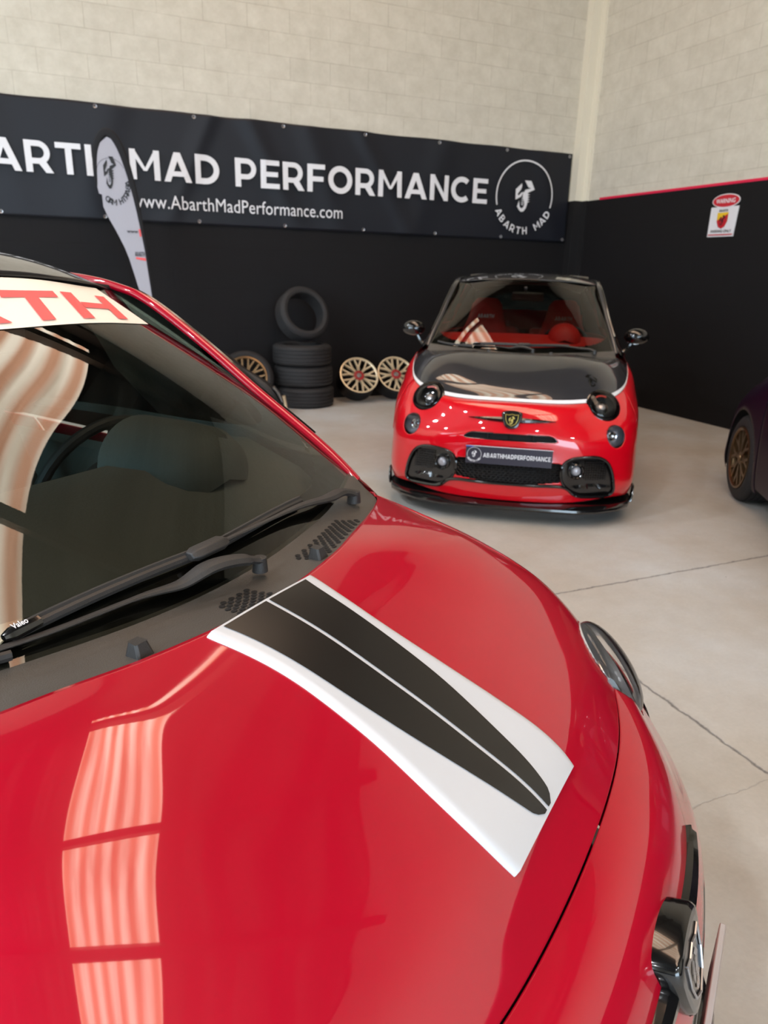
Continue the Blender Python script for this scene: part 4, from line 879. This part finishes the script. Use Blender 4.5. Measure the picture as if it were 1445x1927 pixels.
def glyph(ch, y0, w):
    b = .034; q = lambda a, t: (y0 + a * w, t); k = b / w
    R = {'H': [((0,0),(k,0),(k,1),(0,1)), ((1-k,0),(1,0),(1,1),(1-k,1)), ((k,.40),(1-k,.40),(1-k,.62),(k,.62))],
         'T': [((0,.76),(1,.76),(1,1),(0,1)), ((.5-k/2,0),(.5+k/2,0),(.5+k/2,.76),(.5-k/2,.76))],
         'A': [((0,0),(k,0),(k,.8),(0,.8)), ((1-k,0),(1,0),(1,.8),(1-k,.8)), ((0,.8),(1,.8),(.85,1),(.15,1)), ((k,.3),(1-k,.3),(1-k,.5),(k,.5))],
         'B': [((0,0),(k,0),(k,1),(0,1)), ((1-k,.05),(1,.12),(1,.42),(1-k,.5)), ((1-k,.5),(.96,.58),(.96,.88),(1-k,.95)), ((k,0),(1-k,0),(1-k,.18),(k,.18)), ((k,.42),(1-k,.42),(1-k,.6),(k,.6)), ((k,.82),(1-k,.82),(1-k,1),(k,1))],
         'R': [((0,0),(k,0),(k,1),(0,1)), ((1-k,.5),(1,.55),(1,.9),(1-k,.98)), ((k,.42),(1-k,.42),(1-k,.6),(k,.6)), ((k,.82),(1-k,.82),(1-k,1),(k,1)), ((.5,.42),(.72,.42),(1,0),(.78,0))]}[ch]
    for P in R: blk([q(*p) for p in P])
for ch, y_, w_ in (('A', -.44, .10), ('B', -.325, .125), ('A', -.185, .125), ('R', -.045, .13), ('T', .10, .142), ('H', .262, .146)): glyph(ch, y_, w_)
mb.build('lettering', M_redletter, st_, smooth=False)

# scarlet car: white line around the grey bonnet, faint emblem on it
rows = np.linspace(7.28, 7.97, 6); G = surf(HOOD_NET, rows, np.linspace(0, 14, 200)); G[..., 2] += .0012; G[..., :2] += (G[..., :2] - np.array([-.7, 0])) * .0015
PG = G.reshape(-1, 3); Cc = (G[:-1, :-1] + G[1:, 1:]) / 2; msk = np.zeros(Cc.shape[:2], bool)
for sgn in (1, -1): msk |= cyl_mask(Cc, (HEAD_C[0], HEAD_C[1] * sgn, HEAD_C[2]), (HEAD_N[0], HEAD_N[1] * sgn, HEAD_N[2]), HEAD_R * 1.05)
MB().grid(G, mask=msk).build('bonnet_pinstripe', M_whitestripe, CAR2)
mb = MB(); scorpion(mb, lambda a, b: tuple(on_hood(b - .44, a + .47, .001)[0]), 0, 0, -.10); mb.build('bonnet_emblem', M_gloss, CAR2, smooth=False)

# ---------------------------------------------------------------- banner on the back wall
def fold(s, z):
    t = (2.95 - z); d = 0
    for s0, k, w in ((1.55, -.45, .10), (1.95, .5, .12), (2.6, .35, .16), (3.2, .6, .12), (4.3, -.4, .2), (5.6, .3, .15), (.6, -.3, .2), (-.6, .3, .2)):
        d += .027 * math.exp(-((s - s0 - k * t) / w) ** 2) * (1 - .55 * t)
    return d + .004 * math.sin(s * 2.3 + z * 3)
bz0, bz1, bs0, bs1 = 1.905, 2.945, -2.4, 6.085
ban = tag(MB().grid([[sr(s, R_BACK - .012 - fold(s, z), z + .004 * math.sin(s * 6.6) * (1 if z > 2.8 else 0)) for s in np.linspace(bs0, bs1, 380)] for z in np.linspace(bz0, bz1, 46)]).build('banner', mat('banner_vinyl', lin(20, 23, 32), .5, 0, 0, .35, bump=(3, .2)), solid=.004), 'long black vinyl banner with white lettering hung on the back wall', 'banner')
bf_ = lambda s, z: tuple(sr(s, R_BACK - .046 - fold(s, z), z))
for w_, a_, b_ in (('ABARTH', -1.10, .56), ('MAD', .735, 1.618), ('PERFORMANCE', 1.785, 4.86)):
    mb = MB(); caps(mb, w_, bf_, a_, b_, 2.296, 2.572); mb.build('lettering', M_whiteletter, ban, smooth=False)
mb = MB(); add_text(mb, 'www.AbarthMadPerformance.com', bf_, .72, 2.98, 2.035, 2.165, bold=0.0, spacing=1.02)
mb.build('lettering', M_whiteletter, ban, smooth=False)
mb = MB(); cs, cz = 5.39, 2.415; ring2d(mb, bf_, cs, cz, .392, .410, -17, 197, 70); scorpion(mb, bf_, cs + .0, cz + .0, .36); arc_text(mb, 'ABARTH MAD', bf_, cs, cz, .400, .085, 203, 337, bold=.05)
mb.build('round_emblem', M_whiteletter, ban, smooth=False)
for z in (bz0 + .03, bz1 - .03):
    for i in range(10):
        s = 6.04 - i * .93; e = MB().lathe([(.008, 0), (.017, .003), (.019, 0)], 16, Matrix.Translation(sr(s, R_BACK - .022 - fold(s, z), z)) @ Matrix.Rotation(YB, 4, 'Z') @ Matrix.Rotation(PI / 2, 4, 'X')); e.build('eyelet', M_alu, ban)

# ---------------------------------------------------------------- feather flag
fl = empty('feather_flag', sr(.83, 7.5), YB, 'white teardrop feather flag with black sleeve standing before the banner', 'flag')
ff = lambda s, z, o=0.0: (s - .83, -o, z)
Wo = [(.497,2.562),(.44,2.515),(.40,2.44),(.383,2.36),(.376,2.26),(.378,2.15),(.388,2.089),(.412,2.083),(.414,1.98),(.443,1.902),(.49,1.81),(.532,1.72),(.57,1.63),(.603,1.53),(.632,1.41),(.655,1.31),(.685,1.19),(.71,1.05),(.74,.88),(.78,.72),(.815,.66),(.806,.85),(.792,1.05),(.776,1.25),(.760,1.45),(.745,1.64),(.722,1.84),(.692,2.04),(.658,2.21),(.625,2.36),(.592,2.47),(.550,2.54)]
def sheetpoly(P, o, nm, m, par, th=.003):
    mb = MB(); A = [(ff(s, z, o)[0], ff(s, z, o)[1], ff(s, z, o)[2]) for s, z in P]; k = mb.pts(A); k2 = mb.pts([(x, y + th, z) for x, y, z in A]); n = len(A)
    # strips between left and right edge would need pairing: let the tessellator fill the outline
    mb.face(range(k, k + n)); mb.face(list(range(k2, k2 + n))[::-1])
    for i in range(n): j = (i + 1) % n; mb.face((k + i, k2 + i, k2 + j, k + j))
    return mb.build(nm, m, par, smooth=False)
sail = sheetpoly(Wo, 0, 'sail', mat('white_flag_cloth', lin(172, 172, 182), .8, bump=(8, .5)), fl)
slv = [(.376,2.15),(.376,2.30),(.385,2.42),(.412,2.515),(.455,2.58),(.497,2.598),(.545,2.578),(.590,2.51),(.628,2.41),(.664,2.27),(.697,2.10),(.728,1.88),(.752,1.66),(.768,1.45),(.785,1.2),(.80,1.0),(.815,.75),(.83,.5),(.83,.05)]
slv = sev(np.array(slv), np.linspace(0, len(slv) - 1, 90)); n = len(slv)
MB().tube([ff(s, z, -.005) for s, z in slv], [(.012 + .024 * math.sin(PI * min(1, i / 62))) if i < 62 else .012 for i in range(n)], 8, flat=.5, upv=(0, 1, 0)).build('pole_sleeve', mat('black_sleeve', lin(16, 17, 22), .8), fl)
MB().box((0, 0, .025), (.36, .36, .03)).build('base', M_plastic, fl, bevel=.006)
fo = lambda s, z: ff(s, z, .004)
mb = MB(); scorpion(mb, lambda a_, b_: fo(.497 + (a_ - .497) * .55, b_), .497, 2.27, .27); ring2d(mb, fo, .505, 2.27, .118, .121, 20, 185, 50); arc_text(mb, 'ABARTH MAD', lambda a_, b_: fo(1.05 - a_ , 2.17 + (b_ - 2.17) * 1.25), .525, 2.17, .118, .042, 165, 312, bold=.03)
mb.build('emblem', M_blackletter, sail, smooth=False)
mb = MB(); add_text(mb, 'www', fo, .60, .70, 1.765, 1.785); caps(mb, 'ABARTH', fo, .655, .745, 1.56, 1.60); mb.build('lettering', M_blackletter, sail, smooth=False)
mb = MB(); mb.poly([fo(.712, 1.735), fo(.728, 1.735), fo(.722, 1.80), fo(.706, 1.80)]); mb.poly([fo(.66, 1.535), fo(.752, 1.52), fo(.750, 1.545), fo(.662, 1.553)]); mb.build('red_marks', M_redletter, sail, smooth=False)

# ---------------------------------------------------------------- sign on the right wall
sg = tag(MB().poly([sr(S_RIGHT - .008, r, z) for r, z in ((5.975, 1.905), (5.645, 1.905), (5.630, 2.19), (5.975, 2.19))], .006, tuple(-(sr(1, 0)))).build('parking_sign', mat('sign_white', lin(226, 226, 230), .4), smooth=False), 'small white parking sign with red oval top on the black right wall', 'sign')
sf = lambda u, z, o=0: tuple(sr(S_RIGHT - .010 - o, 5.81 - u, z))
def disc(mb, cu, cz, a, b, o, n=36): mb.poly([sf(cu + a * math.cos(t), cz + b * math.sin(t), o) for t in np.linspace(0, 2 * PI, n + 1)[:-1]], .004, tuple(-sr(1, 0)))
mb = MB(); disc(mb, .012, 2.245, .172, .066, .001); ov = mb.build('oval_panel', M_whitestripe, sg, smooth=False)
mb = MB(); disc(mb, .012, 2.245, .162, .057, .003); mb.build('oval_red', mat('sign_red', lin(200, 34, 50), .4), ov, smooth=False)
mb = MB(); add_text(mb, 'WARNING', lambda u, z: sf(u, z, .005), -.11, .13, 2.222, 2.266, bold=.015); mb.build('lettering', M_whiteletter, ov, smooth=False)
shp = [(-.068,2.135),(.068,2.135),(.066,2.05),(.04,2.0),(0,1.982),(-.04,2.0),(-.066,2.05)]
mb = MB(); mb.poly([sf(u, z, .002) for u, z in shp]); b1 = mb.build('shield', M_yellow, sg, smooth=False)
mb = MB(); mb.poly([sf(u, z, .003) for u, z in ((.066,2.12),(.066,2.05),(.04,2.0),(0,1.982),(-.04,2.0),(-.066,2.05),(-.066,2.06))]); mb.build('shield_red', mat('shield_red', lin(190, 30, 40), .4), b1, smooth=False)
mb = MB(); scorpion(mb, lambda u, z: sf(u, z, .004), 0, 2.06, .095); mb.build('scorpion_emblem', M_blackletter, b1, smooth=False)
mb = MB(); caps(mb, 'ABARTH', lambda u, z: sf(u, z, .003), -.055, .055, 2.143, 2.165); mb.build('lettering', M_blackletter, sg, smooth=False)
mb = MB(); add_text(mb, 'PARKING ONLY', lambda u, z: sf(u, z, .002), -.125, .135, 1.945, 1.972, bold=.015); mb.build('lettering', M_blackletter, sg, smooth=False)
mb = MB(); mb.poly([sf(u, z, .002) for u, z in ((-.155, 1.918), (.155, 1.918), (.155, 1.930), (-.155, 1.930))]); mb.build('red_bar', mat('bar_red', lin(190, 40, 50), .4), sg, smooth=False)

# ---------------------------------------------------------------- tyres and rims by the wall
for i, (ds, dr, rz, lb) in enumerate(((0, 0, 0, 'bottom black tyre of the stack of three lying flat'), (-.012, .01, .4, 'middle black tyre of the stack of three lying flat'), (-.03, .0, 1.1, 'top flat tyre of the stack, under the upright one'))):
    o = tyre_bm(MB(), .33, .215, .222).build('tyre', M_rubber); o.location = sr(2.43 + ds, 7.86 + dr, .2265 + .2315 * i); o.rotation_euler = (0, 0, rz)
    tag(o, lb, 'tyre', 'black tyres stacked by the wall')
o = tyre_bm(MB(), .295, .215, .205).build('tyre', M_rubber)
n = (sr(.16, -1).normalized() + Vector((0, 0, .42))).normalized(); a, b, c_ = frame(n); m4 = Matrix((a, b, c_)).transposed().to_4x4(); m4.translation = sr(2.42, 7.76, .700 + .276 + .070); o.matrix_world = m4
tag(o, 'upright black tyre balanced on top of the stack of three', 'tyre', 'black tyres stacked by the wall')
for s_, r_, z_, rot, lb in ((3.095, 7.85, .318, .1, 'cream multi-spoke rim beside the tyre stack, left of the two'), (3.575, 7.85, .318, .42, 'cream multi-spoke rim half hidden behind the scarlet car')):
    t = empty('alloy_rim', (0, 0, 0), 0, lb, 'wheel rim', 'cream rims leaning by the wall')
    n = (sr(-.08, -1).normalized() * math.cos(math.radians(36)) + Vector((0, 0, math.sin(math.radians(36))))).normalized(); a, b, c_ = frame(n); m4 = Matrix((a, b, c_)).transposed().to_4x4() @ Matrix.Rotation(rot, 4, 'Z'); m4.translation = sr(s_, r_, z_); t.matrix_world = m4
    rim(t, .232, .21, M_cream, M_mesh, 9, M_redhub)
t = empty('wheel', (0, 0, 0), 0, 'wheel with black tyre and bronze rim leaning left of the tyre stack', 'wheel')
n = (sr(-.25, -1).normalized() + Vector((0, 0, .32))).normalized(); a, b, c_ = frame(n); m4 = Matrix((a, b, c_)).transposed().to_4x4(); m4.translation = sr(1.72, 7.74, .345); t.matrix_world = m4
tyre_bm(MB(), .305, .235, .20).build('tyre', M_rubber, t); rim(t, .235, .19, M_bronze, M_bronze, 10)
# black bumper trim leaning on that wheel
t = empty('bumper_trim', sr(1.86, 7.42), YB, 'black plastic bumper trim piece with silver end lying before the bronze wheel', 'car part')
P = sev(np.array([(-.55, .12, .66), (-.36, .08, .56), (-.16, .04, .43), (.02, .0, .27), (.13, -.02, .085)]), np.linspace(0, 4, 30))
MB().tube([tuple(p) for p in P], [.075 + .03 * math.sin(i * .35) for i in range(30)], 10, flat=.55).build('moulding', M_plastic, t)
MB().tube([(.06, -.09, .30), (.11, -.10, .24), (.15, -.10, .14)], [.045, .05, .02], 8, flat=.4).build('silver_end', M_alu, t)
MB().tube([(.17, -.08, .20), (.21, -.07, .03)], [.02, .012], 6).build('bracket', M_cream, t)
